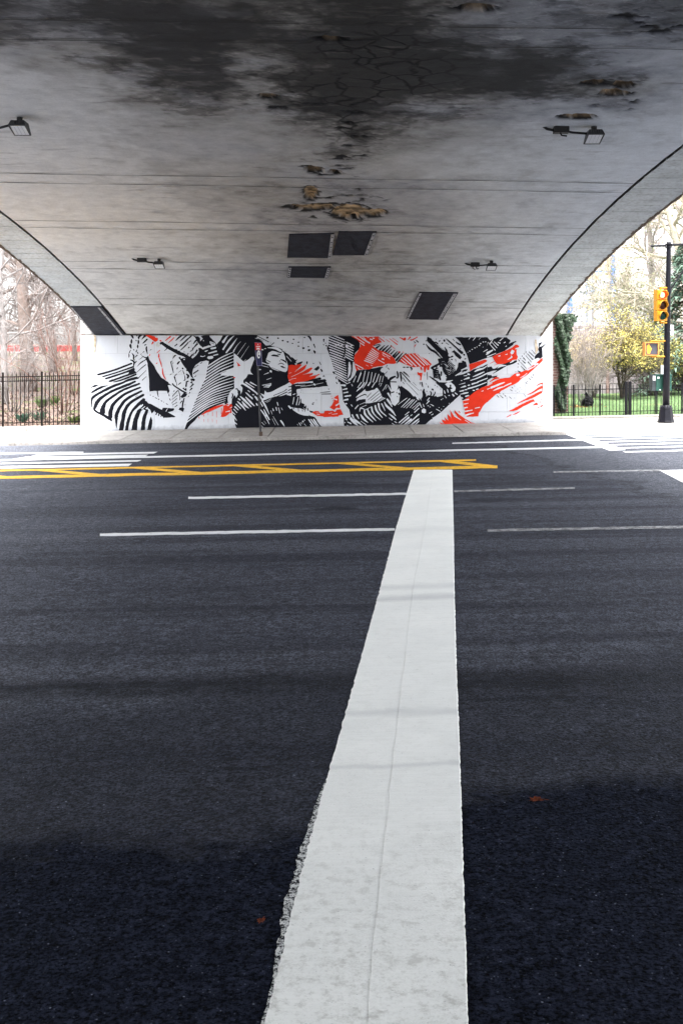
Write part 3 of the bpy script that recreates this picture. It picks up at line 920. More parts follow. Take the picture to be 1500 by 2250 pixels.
# ------------------------------------------------------------------ the mural: brush shapes on the block wall
# '@x,y' starts a field of the wall; k/w/K/r/W/t choose the coat (black, white, black over, red, white over, rust); s = brush strokes x,y,width; p = filled shapes; d = dabs
MURAL = """
@190,730
ks 970,62,15 1010,90,45 1030,135,25;995,150,15 992,200,45 990,250,20;970,265,35 970,300,50 988,355,25;975,390,15 945,450,22;935,470,15 940,520,25 935,555,10;1090,55,10 1115,80,30;1085,170,10 1100,190,30;1300,45,30 1220,50,50 1175,80,50 1150,120,40 1155,150,15;1140,170,20 1147,210,40 1140,255,25;1130,275,20 1130,310,35 1130,350,20;1115,380,12 1095,430,30;1125,445,30 1140,468,20;1040,380,25 1050,395,20;1000,455,10 1040,515,35 1040,580,30 1065,620,10;1120,505,25 1070,550,15;1310,60,60 1260,110,35 1215,160,8;1340,150,30 1290,200,35 1240,245,15;1280,285,25 1315,270,20;1325,315,25 1320,370,38 1345,480,12;1400,395,12 1430,378,15;1240,445,12 1275,422,15;1190,490,12 1215,475,15;965,610,15 1010,620,35 1050,660,40 1040,730,30;1105,635,20 1040,700,30
ks 240,930,15 290,925,40 620,830,42 1000,685,40;350,970,10 400,965,30 700,875,30 1040,755,40;425,1010,15 460,1010,40 800,900,40 1050,810,60;490,1070,10 540,1070,45 800,980,40 1080,880,50;600,1095,20 800,1040,40 1095,925,40;800,1100,30 960,1040,60 1120,1000,50
kp 940,870 1050,770 1060,840 1080,870 1000,920 900,960
ks 1155,605,6 1235,550,15;1115,755,6 1200,670,25 1310,600,18;1090,900,6 1220,780,20 1310,710,16;1130,1020,25 1200,950,14 1315,840,10;1230,1055,18 1320,970,8;1215,515,12 1290,555,25 1360,560,30
rp 1300,45 1380,38 1450,80 1500,90 1520,120 1575,130 1570,180 1520,215 1500,205 1420,150 1330,90
rs 1440,260,25 1470,215,35;1385,515,15 1400,490,20
ts 170,70,60 190,150,60 190,300,40 180,560,10
@0,0
kp 326,781 328.5,790 340,805 346,817 355,830 370,839.5 371,842 378,847 369,846 373,859 371,863 369,859 340,859 329,860.5 328,850 327.5,830 326,813 324.5,798 320,788
@190,840
ks 60,145,8 130,105,20 190,80,45 265,60,8;110,225,20 150,205,45 330,110,50 480,70,6;40,270,12 70,250,18;118,545,18 115,480,25 120,400,40 150,330,60 300,230,55 560,100,60 850,-10,40;170,600,40 195,540,75 250,420,85 400,290,60 620,170,55 900,60,60 1080,-20,40;350,680,120 370,560,100 430,430,65 600,300,55 830,160,50 1170,30,45;525,780,100 540,620,90 620,450,70 850,260,55 1190,110,35;660,1000,15 660,850,60 670,700,85 760,520,70 900,360,65 1220,190,40;760,1070,105 800,850,90 850,620,80 980,440,65 1260,275,55;1080,320,10 1130,285,8;885,1070,75 920,860,70 1000,650,55 1120,510,70 1270,380,80;1055,1070,130 1080,850,105 1150,650,85 1230,580,50;1240,1075,90 1270,800,85 1340,610,60;1380,1075,85 1415,860,70 1420,760,10
kp 155,600 200,600 300,665 400,700 480,745 560,800 575,870 500,830 300,710 180,640
kp 1210,380 1280,350 1290,400 1330,420 1360,460 1430,480 1500,520 1500,620 1440,690 1400,600 1340,560 1300,620 1230,580 1190,560 1200,510
kd 1408,280,12;1470,310,12
ws 1200,540,30 1240,490,25;1220,590,20 1290,530,15;1310,580,20 1350,550,15
@340,840
kp 0,520 160,605 180,560 425,570 430,610 400,630 290,655 460,755 440,770 250,780 200,775 100,690 0,650
ks 60,640,25 30,710,30;110,650,25 85,735,25;160,680,25 140,755,25;220,720,40 200,775,30;60,200,30 70,270,20 85,320,12;10,335,12 50,355,18;80,370,25 100,375,18;140,400,12 160,415,22;190,430,10 205,440,12;255,465,12 285,490,18;290,190,40 295,240,20;315,260,15 320,300,22;390,30,30 450,90,30 640,210,35 700,225,20;480,0,10 490,70,15;520,50,15 575,10,25;530,190,15 560,320,20 550,390,12;390,310,15 500,190,20 530,190,15;380,380,10 510,280,12;370,460,10 490,355,15;390,500,10 490,440,15;440,545,10 500,500,18;330,360,20 350,400,15;410,205,12 435,185,20;650,350,25 620,460,35 610,560,30;560,460,15 600,410,25;620,130,20 670,150,60 690,180,30;700,0,30 690,90,40;780,110,20 850,40,35;770,180,15 820,130,35;755,250,12 780,215,20;735,325,10 750,300,18;790,0,25 830,20,25;665,500,10 675,485,10
kp 570,310 640,230 720,250 690,310 600,350;525,605 550,555 620,555 655,575 625,655 590,630
wd 665,130,14
ws 285,575,10 250,640,15
rs 1030,715,15 1150,640,40 1340,545,40 1500,490,10;1170,660,8 1500,500,25;1075,715,15 1080,750,12;1080,810,10 1085,870,6;1175,680,10 1175,720,8;1175,800,8 1175,880,4;1270,650,10 1270,740,10;1265,800,8 1270,880,5;1360,640,10 1360,770,8;1360,830,8 1360,910,4;970,760,18 980,795,12;1470,570,15 1465,700,15
rp 1450,755 1480,680 1500,610 1510,510 1560,500 1580,470 1650,490 1680,470 1710,520 1680,600 1690,680 1650,670 1560,750 1500,765
Ws 1560,650,15 1650,630,25;1650,570,8 1695,545,20;1580,500,10 1620,510,20 1630,470,15
@340,730
rs 165,50,10 180,45,20;255,70,10 285,50,18;235,185,15 350,95,35;380,60,12 400,45,15;300,235,10 380,165,25 430,115,15;470,75,20 505,45,25;115,180,25 145,195,35;55,450,15 115,395,15;95,475,20 90,550,35;100,570,20 135,680,25 155,765,12;170,795,20 180,900,25 210,980,25 245,1035,12;35,690,20 60,672,15
ks 120,265,30 160,240,60 300,330,75 520,450,80 640,500,70 800,600,90;185,215,25 200,260,25;240,260,20 250,290,20;335,300,15 320,320,15;215,410,10 275,355,25;540,410,30 550,440,30;600,460,40 610,500,40
kp 520,560 560,540 640,560 760,590 820,585 920,500 970,420 960,350 1000,340 1060,380 1200,330 1330,290 1340,260 1270,160 1350,250 1420,350 1500,400 1500,480 1380,560 1280,600 1230,620 1200,640 1130,620 1000,650 900,720 850,800 830,870 830,950 860,1020 800,980 760,900 690,800 600,680 560,600;830,50 900,90 960,90 1000,130 1000,200 1060,180 1090,240 1100,310 1060,340 1000,290 930,200 890,120;1010,90 1120,55 1200,55 1220,110 1260,150 1340,260 1290,260 1200,220 1250,290 1100,320 1050,250 1090,170 1000,200 1060,140
ws 1110,420,25 1165,400,15;1185,465,25 1360,415,35;1240,360,40 1340,340,40;1180,560,70 1270,550,60;1010,525,20 1060,535,15 1110,515,10;1290,510,20 1390,485,25;1110,325,15 1200,290,10;1215,210,25 1330,250,20;580,560,35 615,555,30;640,595,25 660,600,20
ks 460,185,10 540,110,40 620,50,30;555,200,8 600,160,25 720,50,35;550,315,10 600,270,35 810,75,30;575,390,20 680,290,30 750,210,15;770,210,20 795,185,18;440,305,20 495,260,25;735,350,15 760,330,30;455,380,20 495,390,25;780,425,15 800,405,20;645,435,20 655,430,20;720,490,20 740,465,20;850,255,20 910,180,40;820,410,20 850,345,35;860,340,20 920,270,40;770,570,40 830,490,35;850,510,20 855,455,20;885,470,30 935,390,40;940,270,30 930,230,30;400,575,15 440,520,30 470,505,20;355,650,25 370,720,20 395,810,22 415,890,12;380,635,15 360,650,20;400,690,10 410,670,18;500,700,35 530,660,35 560,640,15;490,810,20 505,775,20;610,790,40 630,810,20;620,840,12 650,920,20;655,940,12 670,1040,25 640,1060,15;335,940,10 370,915,18;520,885,8 585,835,8;435,975,30 470,1095,18;445,955,20 490,915,15;700,830,30 720,850,20;700,920,30 740,960,50 720,1010,35;690,1090,20 740,1075,30;800,1040,40 870,1040,40 840,1075,20;800,1040,20 820,1095,15;880,980,20 915,950,12;855,905,30 960,835,25;865,790,12 960,720,15;1000,690,12 1040,665,18
gs 75,235,70 75,290,100
@0,0
kp 459,794 476,780 482,765 476,757 484,748 490,735 565,735 572,744 580,752 596,760 615,765 628,772 640,786 646,797 650,803 636,808 632,826 640,846 656,842 650,866 656,890 668,898 690,916 692,917 700,930 709,941.5 520,943.5 516,930 515,920 511,908 508,897 510,890 502,886 496,884 490,886 470,894 450,904 436,915 424,928 414,939 411,946 405,946.5 412,925 420,905 430,880 443,850 452,830
hw 459,800 446,845 430,880 418,905 409,932|515,769 515,790 514,820 514,845 505,866 493,883|17,2.3,0.9,5
wp 514,776 536,795 546,790 553,784 558,784 559,789 554,802 550,813 551,818 556,823 545,822 541,830 535,835 534,843 528,846 533,852 532,860 529,866 523,866 519,874 516,868 510,876 509,887 502,888 500,874 506,860 515,853 515,830 513,826 490,825 484,822 490,819 514,807
@490,730
ws 0,220,60 90,90,25 140,60,15;0,380,35 130,190,35 250,65,15;70,450,30 180,310,40 310,130,6;230,420,25 310,290,10 390,205,5;310,500,10 500,235,6;385,580,8 570,300,4;460,640,12 500,600,8
wp 760,90 880,150 1000,210 1050,250 1000,290 940,290 860,200 740,120 700,130 740,150
ws 980,340,10 1150,350,50 1280,420,50
wp 1000,450 1080,410 1150,420 1290,440 1330,420 1350,500 1390,600 1360,650 1400,700 1420,780 1410,840 1370,880 1200,850 1080,800 1020,740 950,640 940,600 960,570
Ks 770,95,20 1010,215,15;1040,300,10 1120,230,20;1060,515,15 1120,510,45 1220,525,30;1130,410,15 1280,450,30;1190,480,15 1255,490,25;1270,600,20 1330,620,35 1370,650,25;1245,630,20 1260,635,15;1210,710,10 1270,680,20 1340,710,15;1070,775,10 1250,850,12 1400,890,15;940,600,12 1040,655,20;950,660,15 1020,690,15;1330,420,20 1375,520,40 1385,620,20
Kp 1250,740 1310,740 1350,770 1390,790 1330,790 1280,770
ws 860,670,20 950,700,15 1000,720,15;860,735,10 1000,770,10;1390,620,10 1415,740,20 1400,830,25;850,380,30 885,385,20;910,360,15 945,360,15;790,820,25 830,820,20;900,930,8 1000,890,20;1040,850,50 1060,870,40;960,1040,10 1060,1005,12;1100,260,8 1380,350,10;1310,390,20 1500,520,12;1340,460,15 1500,640,8;1420,440,8 1490,500,6
kd 975,118,24;1208,130,20;1310,185,22;1420,210,22;1050,238,8
rp 290,640 390,735 325,750 320,700
rs 220,990,15 265,1000,25
@490,840
Ks 270,150,15 310,145,30 330,190,20;350,190,60 360,250,70;200,240,15 215,290,30 190,350,15;60,470,50 90,330,40
wp 850,65 1060,15 1060,60 1000,120 960,110 880,110 930,80
wp 820,240 905,275 920,180 960,225 1060,210 1410,30 1500,-20 1500,300 1410,280 1110,320 880,400 860,370 900,330
Ks 1110,290,15 1330,200,15 1400,150,20;1150,330,20 1410,210,20;1180,350,20 1400,270,20;900,70,14 1040,40,10;880,95,10 1010,85,10;1440,100,20 1500,90,20;1430,180,20 1500,150,15;1430,240,20 1500,210,20
ws 430,20,40 560,100,40 740,240,25 740,270,10;500,0,30 690,120,12;600,0,30 740,75,12;500,225,15 560,280,25 650,370,15;550,180,20 590,215,12;380,310,20 480,400,45 620,540,20;500,325,20 600,430,40 690,520,15;340,360,30 380,390,25;420,420,15 480,500,45 565,570,10;320,420,20 430,530,35 500,620,8;290,480,25 390,580,15;260,535,30 340,610,15;235,590,20 310,670,12;205,650,20 270,710,12;590,310,30 650,350,15;700,310,25 735,350,40 760,400,15;730,460,15 745,490,30 760,515,10;650,270,20 680,280,15;230,740,40 300,840,10;250,880,30 310,925,10;810,420,15 870,530,20;860,400,35 940,540,35 1015,700,10;800,290,40 860,380,30;815,590,15 900,700,25 1020,920,10;895,590,12 960,720,30 1020,825,20;930,735,30 980,740,25;1050,620,10 1080,700,8;1090,570,10 1110,625,25;1165,550,20 1180,620,15;1190,440,20 1210,510,15;1220,560,15 1250,680,15;1280,560,10 1305,610,10;1100,750,8 1215,940,8;1080,800,6 1150,940,6;1265,840,25 1310,900,35 1350,970,12;850,880,8 910,940,10;830,940,8 880,990,12;900,850,5 950,910,5;1440,520,30 1490,570,40;920,430,10 1060,360,8;960,440,8 1040,400,6
@640,840
kp 0,50 30,40 770,-10 790,60 815,85 700,90 500,120 300,125 140,150 60,170 100,110 60,60
ws 90,75,12 300,65,8;200,100,8 450,60,8 700,10,8;495,35,30 520,60,35
ks 0,170,10 150,140,12
kp 0,220 110,180 130,270 110,310 180,290 180,400 210,350 220,450 290,480 280,540 330,500 320,600 270,560 200,560 100,560 0,500
wp 0,545 60,560 200,575 280,600 330,620 400,640 470,690 520,760 400,735 280,730 160,690 40,610
ws 60,330,20 30,480,15;150,330,15 110,500,20;195,400,15 160,500,15;40,270,20 90,250,15
Ks 40,560,20 60,590,15;150,570,15 160,640,12;240,600,15 250,640,12;360,570,20 365,620,18;400,625,15 440,650,40 480,640,10;290,600,14 300,650,10;390,720,14 430,770,10
ks 630,225,8 740,215,15 850,205,15;660,262,12 865,255,18;985,0,20 1005,30,25
kd 820,148,14;470,480,20;485,450,14;25,95,10;220,170,10;205,215,9;430,150,8;550,390,8
ws 380,815,25 480,960,35 520,1005,40;430,810,20 580,1000,35;490,810,30 560,920,35 610,965,10;415,930,15 470,1005,30;130,920,10 150,950,10;170,890,15 205,950,20;210,880,10 235,915,10;250,855,35 260,870,30;285,825,20 295,840,15;280,910,10 330,965,10
rp 940,330 1030,275 1045,440 1070,570 990,560 935,610 840,550 890,500 930,420;455,665 520,630 600,635 630,680 710,680 730,630 910,620 960,650 1000,600 1080,590 1140,715 1040,730 1030,755 720,765 690,750 570,745
rd 880,305,10;900,355,13;910,400,8
Ws 930,360,15 1000,385,25;980,510,30 1060,460,25;550,715,8 620,710,14;820,685,6 890,670,10;890,705,8 1010,690,12;540,672,6 600,675,10
@640,730
kd 50,155,18;25,245,15;160,220,17;155,305,17;265,350,25;290,115,17;375,320,17;388,392,27;485,685,13
ks 360,75,30 410,120,45 440,200,10;490,260,25 510,310,25 525,350,8;490,405,25 510,430,45 520,470,15;710,155,35 710,215,12;745,235,20 755,250,12;700,265,15 715,285,15;765,290,35 780,315,15;615,650,15 645,710,20;650,815,30 675,860,35;920,870,40 950,910,35;975,985,20 990,1030,20
kp 490,815 600,735 620,790 560,850 520,830;685,975 710,940 740,975
kp 0,540 50,570 90,610 140,595 100,640 110,680 60,690 80,720 0,690
ks 130,700,40 190,680,50 240,650,25;345,650,35 340,700,20;100,1080,20 400,1060,50 640,1015,50;480,1090,40 740,1065,80
rp -60,730 0,715 80,725 180,700 235,715 150,800 80,850 200,790 320,715 340,710 300,800 230,870 140,930 330,820 445,770 465,800 380,880 230,940 480,890 470,930 390,970 560,940 600,915 635,920 540,980 520,1010 400,1050 260,1090 100,1110 20,1150 -40,1100 -80,980 -70,880
Ws 0,980,8 150,910,10 330,800,6;0,1030,6 100,1010,10;80,870,6 220,770,6;-50,900,8 0,890,8;-60,1060,8 0,1040,8
kp 820,75 1320,80 1500,200 1500,360 1400,450 1370,560 1380,650 1350,660 1340,850 1300,1000 1240,1040 1260,1100 1040,1100 960,880 880,620 850,540 780,350 820,260
@0,0
hw 722,730 722,752 725,784 731,800 738,824 742,832|756,744 757,768 758,793 760,807 762,827 763,846|18,2.3,1.5,0
hw 758,748 758,768 758,786|777,757 776,778 776,796|7,2.1,1.2,0
@640,730
ws 1270,660,30 1280,750,55 1270,900,50 1240,1000,15;970,280,30 1050,270,25;1060,310,20 1130,270,30;1190,300,40 1240,320,25;1300,310,30 1330,290,20
Ks 1170,280,25 1175,450,25 1130,560,20;1200,80,25 1190,270,20
@0,0
kp 746,838 751,855 753,878 758,888 767,900 770,916 762,919 755,918 756,940 868,937 928,935 950,917 958,913 969,905 1009,868 1000,862 990,870 975,868 960,872 940,868 925,880 908,858 885,845 878,850 870,838 856,838 850,830 843,823 835,814 839,807 834,806 815,810 795,813 783,813 779,825 770,835 764,840
@770,730
rp 10,90 150,170 200,220 220,310 140,440 80,520 75,620 90,720 130,850 180,820 280,820 430,810 500,770 700,740 820,690 960,695 1000,670 960,580 880,500 780,440 640,400 600,390 480,300 560,260 690,220 620,150 600,95 540,90 510,100
hW 480,345 400,460 290,640|625,450 600,560 480,700|8,18,12,0
Ws 100,700,20 280,800,20;150,780,15 200,820,15;80,95,20 170,150,15 300,240,25;190,95,15 290,160,30 420,240,25;260,90,15 330,160,15;350,95,12 400,120,10;200,230,20 300,290,20;350,200,20 410,240,15;430,150,25 480,165,20;490,130,30 520,135,20;700,450,20 870,540,12;700,490,15 760,540,10;690,580,30 730,600,25;780,520,10 860,590,10;340,720,10 390,745,10;600,600,12 740,680,18;440,720,10 480,740,10
ks 500,290,20 640,270,20;560,350,50 650,290,20;640,390,45 750,285,15;700,410,50 830,290,20;770,430,45 870,330,25 890,290,25;820,450,30 900,370,15;880,480,30 970,390,15;930,530,50 1030,420,15;960,560,40 1080,430,30;1000,620,50 1140,455,20;1010,685,12 1080,600,40 1215,465,25;1395,205,20 1430,240,12;1440,180,25 1485,220,25
rs 880,290,15 975,365,10;600,95,15 740,205,20;710,105,10 735,130,12;770,155,8 860,215,12;850,140,10 1025,270,25;915,125,8 1040,215,12;1075,110,15 1180,165,40 1190,130,50;1250,170,8 1310,105,35;1310,170,25 1360,165,25 1465,105,20;1395,325,12 1430,270,20;1050,410,12 1080,450,20;1145,430,15 1165,445,15;1470,880,20 1500,930,60
@0,0
rp 889,779 900,777 913,776 926,784 940,792 948,800 943,806 942,813 938,813 937,806 934,818 931,818 930,806 920,806 908,807 890,801 876,794 882,786
Ws 880,789,1.5 893,800,2.2;884,785,1.6 905,803,2.4;889,781,1.6 914,805,2.4;897,778,1.6 925,806,2.4;905,777,1.6 932,803,2;913,777,1.6 938,802,2;921,781,1.6 943,802,1.6
@770,730
ws 150,1095,15 230,900,20;320,850,15 270,1090,15;400,870,12 350,1095,15;470,880,12 440,1090,15;550,900,12 490,1095,20;620,920,15 560,1095,20;660,960,15 630,1095,12;720,960,8 690,1095,12;60,1095,20 120,960,12;80,750,30 100,850,50 40,1000,20;230,870,10 180,1000,12
ks 830,1095,40 880,1020,60 980,970,40;1020,860,30 1040,940,40 1030,1000,35 1000,1000,25;1085,880,25 1110,1000,40 1110,1080,20;1090,870,20 1150,920,20 1300,1090,25;1160,870,30 1210,910,30 1290,990,10;1150,1000,15 1210,1090,15;780,770,15 805,720,15;810,780,15 845,815,20;755,915,10 800,865,15;700,890,40 720,930,60 690,940,40;1150,770,20 1190,770,30;1220,770,20 1270,770,30;1310,765,30 1340,800,40 1330,840,15;680,760,20 700,780,20;790,980,20 810,1020,15
@770,840
wp 870,0 1060,0 1020,180 1060,130 1090,220 1080,300 1060,430 1000,490 970,520 900,470 890,380 880,240 890,150
wp 1090,0 1500,0 1500,400 1400,330 1280,200 1100,70
ws 130,200,10 250,90,30 300,0,20;150,120,10 240,0,20;270,130,10 350,0,25;380,80,30 430,0,25;470,110,20 540,0,15
wp 120,325 320,150 350,200 420,190 580,120 640,200 690,320 770,350 640,420 560,430 410,460 330,460 330,370 120,380 250,280
Ks 330,180,30 380,110,60 480,150,40 540,140,20;130,350,12 300,270,25 350,290,15;430,350,12 620,180,12;440,400,12 640,240,12;490,430,12 670,290,12;560,440,10 700,330,10;360,330,15 450,230,10;380,390,12 560,230,10;600,420,10 740,340,10
ws 200,490,6 320,440,12;330,460,15 410,420,25;210,560,8 350,500,10;700,190,8 790,50,15;760,150,8 800,100,8;130,410,10 240,350,10;650,90,8 680,20,12;620,60,8 640,10,10
ws 220,710,25 280,800,45 380,885,10;300,610,35 330,720,45 490,875,12;370,590,30 420,700,40 560,850,10;460,540,35 480,640,35 550,740,20 660,830,8;540,510,35 570,620,40 700,780,12;610,470,40 650,620,30 785,745,15;680,470,25 740,590,15 755,630,6;740,430,12 790,520,45 900,620,45 990,740,10;840,690,12 930,760,35 1000,825,15;840,780,10 910,830,20;960,860,10 1010,890,20;910,900,15 1020,970,15;880,940,12 920,975,10;300,615,15 440,545,10;200,640,15 220,570,25 300,590,15;100,585,15 165,500,15;820,60,10 880,180,25;820,240,40 880,350,20 885,420,10;800,370,40 860,450,45 910,540,10
ws 0,790,60 80,880,60 180,970,12;30,710,25 55,780,10;80,800,15 130,860,40 300,970,10;140,710,30 180,800,12;220,850,10 350,940,12;80,980,10 120,990,10;20,40,10 40,80,20
ws 1110,550,10 1300,360,20;1040,490,8 1240,340,15;1160,560,10 1360,380,18;1220,570,10 1400,380,15;1300,560,10 1450,400,15;1350,575,10 1490,450,12;1390,605,15 1500,490,20;1400,660,20 1500,570,20;1190,720,10 1280,650,18;1060,890,25 1260,720,20;1090,930,15 1280,770,40;1130,970,20 1330,810,45;1210,965,20 1500,700,25;1300,960,25 1400,880,35 1500,800,15;1380,970,15 1500,850,25;1310,740,8 1350,710,15
Ks 880,235,20 950,210,30;1220,10,6 1350,140,10 1470,270,8;1300,0,8 1500,180,8;1370,0,8 1440,70,8;1150,0,15 1180,40,8;1060,240,40 1070,270,30;1100,200,30 1110,230,30;1110,290,40 1090,330,30;1180,280,30 1230,340,25;1230,200,20 1340,320,30;1400,310,30 1440,350,25;1120,370,30 1160,380,20;1010,220,20 1015,240,15;1020,315,18 1035,320,12;1160,230,20 1190,260,20;1330,120,10 1480,280,10
@640,840
ws 1090,60,30 1180,70,45;1130,160,20 1220,140,30;1140,235,20 1240,215,25;1170,310,25 1300,290,30;1150,395,25 1240,375,40;1190,470,35 1220,470,20;1200,40,10 1290,0,15;1430,200,8 1500,120,25;1420,330,15 1500,290,25;1430,400,10 1500,360,15;1400,580,20 1470,500,20;1310,490,15 1340,530,15;1340,710,15 1370,780,20;1370,800,25 1500,900,30;1430,710,30 1480,800,15;1170,890,20 1180,880,20;1230,870,15 1310,910,30;1220,940,15 1280,985,15;1180,960,12 1220,1000,15;1370,980,10 1420,990,12;1190,800,20 1220,830,20
@920,730
kp 180,100 220,110 350,220 560,400 650,460 640,520 560,580 520,560 440,460 200,220 170,190
ws 360,235,8 530,390,8
ks 150,260,15 240,370,50 350,430,50 420,500,35 510,590,12;250,130,20 300,190,10;355,215,30 410,250,40;430,590,40 450,680,50 360,740,50 270,790,50;590,140,10 650,190,30 830,350,35 890,410,60 950,460,60;740,150,15 780,190,12;810,210,20 850,245,35 910,275,35;550,170,45 560,200,40;440,200,25 460,185,25;490,140,10 500,125,12;500,250,25 520,235,25;590,235,15 650,270,15;660,330,15 700,345,25;560,320,10 600,400,45 620,450,30;980,490,40 1000,500,40;1000,590,25 1030,580,25;660,560,20 740,530,40;700,590,20 730,605,30;800,590,15 810,640,15;720,770,20 740,800,30 720,830,12;230,970,20 330,1040,35 420,1100,30;180,880,15 185,1040,12;320,940,12 325,1040,12;540,860,30 590,910,35;440,920,50 470,1050,35;490,870,40 490,960,20;620,930,15 640,960,10;290,800,40 350,830,30;380,780,30 400,720,30;700,680,12 790,740,15;420,860,30 410,920,25
kp 420,580 520,560 640,520 680,540 640,620 620,720 560,640 500,640 480,700 520,780 560,800 500,760 450,760 440,660;710,440 770,390 900,500 940,550 900,600 800,520 760,450;640,740 670,740 670,790 650,830 620,780
hk 480,640 520,820 600,980|640,560 760,720 820,860|11,30,12,-8
hk 300,820 330,1000|420,760 480,1040|6,34,14,0
ws 560,700,12 640,760,16;600,820,12 690,840,18;520,900,10 600,960,14
kd 375,150,12;155,190,14;105,265,18;910,362,12;120,940,10;225,470,9;715,880,8
kp 790,110 1500,110 1500,560 1110,700 1090,640 1050,500 960,310 900,210
ws 1090,160,8 1125,110,20;1180,185,10 1240,110,20;1310,165,6 1360,110,10;1410,430,8 1500,380,20;1470,490,15 1500,480,25
wd 1070,440,8;1115,415,13;1165,380,14;1225,345,16;1270,325,10;1325,290,15;1350,250,15;1410,215,14;1405,325,8;1460,210,14
kp 870,660 960,620 1030,650 1050,740 1060,750 950,820 920,850 990,870 820,950 980,920 1120,860 1200,810 1300,790 1500,700 1500,1100 590,1100 590,1020 700,940 820,830 850,760
ws 800,955,15 940,870,25;930,830,20 1080,770,25;1070,920,40 1110,930,30;980,960,10 1050,950,20;1220,870,15 1290,830,40 1420,790,30 1500,730,10;1180,980,10 1300,930,30 1430,870,20;1130,1060,15 1300,1000,25 1500,900,25;980,1040,12 1100,1000,40;1280,1095,20 1500,1010,20;580,1085,10 640,1085,40 740,1055,10;920,1065,10 940,1060,20;870,660,15 940,650,20
Ks 950,850,20 1010,840,45 1060,820,20
rp 1100,710 1450,600 1500,620 1480,650 1200,800 1120,850
rs 40,770,40 60,830,30
rp 0,890 75,890 50,1060 20,1050 30,980 0,930
@920,840
kp 700,0 1500,-20 1500,60 1390,120 1110,300 1000,400 950,395 900,275 490,650 400,600 380,680 480,660 370,740 300,780 150,750 0,850 0,400 130,560 160,480 300,400 440,330 520,290 520,150 360,0 500,0
ws 900,265,6 1000,240,35 1080,225,20;1020,310,30 1090,290,30;940,340,30 960,350,20;910,120,8 1000,90,35 1030,90,20;880,50,6 1010,15,15;1070,70,20 1110,60,25;890,200,20 980,180,30;1000,165,20 1050,160,25;1070,140,30 1250,90,25 1480,0,15;1180,175,20 1220,180,20;1250,160,15 1300,145,20;1160,40,35 1300,0,20;550,180,20 570,240,25;620,150,15 640,220,20;735,260,25 765,300,40;790,230,20 840,270,20;560,290,12 600,345,15;250,480,10 320,520,15;380,590,15 470,640,12;230,680,20 280,650,15;270,720,10 310,695,15;160,480,10 220,410,30;180,400,15 230,340,20;90,480,15 110,540,15;10,450,20 60,560,15
wd 660,290,15;490,380,12;200,515,14;440,555,10;540,530,9;660,460,9;520,360,9;490,590,9;240,540,12
wp 570,40 620,10 700,0 770,60 805,120 790,180 740,215 710,210 690,160 740,130 680,100 640,120;60,610 100,570 150,600 150,670 110,680 60,660
Ks 690,60,35 690,110,30
ks 0,870,50 130,760,25;20,940,40 190,790,25;100,940,40 240,810,40 290,800,30;110,150,30 100,220,60 120,300,80 60,380,40;290,150,40 310,170,30;200,80,20 205,120,12;60,0,30 80,100,20;250,200,25 270,240,25 250,300,30;360,210,20 340,260,25 300,320,40;370,310,40 350,380,30;170,190,15 170,210,15;150,20,8 165,50,8;20,0,15 25,50,10
kd 400,100,12;350,65,12;470,150,8;40,170,12
rp 960,420 1110,300 1280,170 1390,110 1500,70 1500,430 1400,530 1340,640 1310,670 1300,750 1060,760 1010,740 1000,600 980,550
Ws 970,400,15 1090,375,25;990,480,25 1080,460,12;980,570,30 1060,550,25;1010,640,30 1170,610,15;1000,740,45 1100,700,30 1200,675,15;1230,570,15 1330,550,20;1370,200,10 1410,185,15
rp 440,870 560,935 490,810 590,850 550,750 640,840 620,690 720,800 670,595 770,750 870,800 780,660 775,605 860,690 1010,800 1150,885 1320,925 1100,940 560,950 490,955
Ws 1010,830,10 1130,910,20;820,760,25 920,830,10
rs 870,630,8 900,670,20
@1070,730
kp 0,110 60,180 230,110 330,115 430,110 440,130 500,170 510,190 470,250 600,200 620,190 640,210 580,240 560,280 530,300 380,410 200,480 120,530 0,560
ws 10,215,10 170,395,20;90,210,10 210,345,15;150,210,15 240,290,25;230,220,15 280,240,25;60,250,25 140,130,15;0,460,60 120,390,20;0,540,30 190,460,10;360,235,15 395,215,20;270,190,15 350,120,15;400,315,15 420,300,15
kp 0,770 90,750 120,800 160,800 340,700 540,620 560,640 640,610 650,650 560,700 420,740 250,830 110,850 30,880 0,880;0,940 90,940 100,970 220,950 190,1010 100,1000 30,1040 0,1060
ws 220,790,10 300,740,40 410,730,15;500,670,15 570,630,35
ks 120,910,8 250,830,25 400,750,12
rp 110,540 200,490 380,410 540,340 610,280 650,270 700,305 680,350 640,390 640,480 670,540 650,600 560,610 480,650 380,690 300,700 200,690 150,620
Wp 500,450 540,380 595,410 570,470 530,490
Ws 620,365,30 700,340,20;440,605,8 530,550,30 520,520,20;245,525,20 280,515,25;400,490,15 440,480,15
rs 60,690,8 150,640,15;150,725,8 350,660,15
ks 875,470,12 1000,605,22;915,430,15 1020,535,15;970,385,8 1050,480,10;840,510,10 970,660,12;790,560,25 840,620,12;760,615,10 830,680,25;725,655,10 855,795,12;735,740,10 825,835,20;680,600,15 705,635,20;720,570,12 735,590,15;665,685,15 690,705,15;665,845,10 720,880,35;890,650,20 960,730,12;920,1010,15 950,1050,12;960,975,10 990,1005,12
kd 765,525,13;805,480,11;850,435,12;672,765,11;620,870,9;1015,940,15;880,1085,10
kp 1130,240 1220,210 1160,280 1140,320 1190,310 1310,235 1200,350 1215,540 1160,580 1110,560 1040,590 1040,530 1080,480 1140,440 1110,370 1130,340
ts 1060,170,30 1070,280,50 1085,380,60 1060,480,12
@0,0
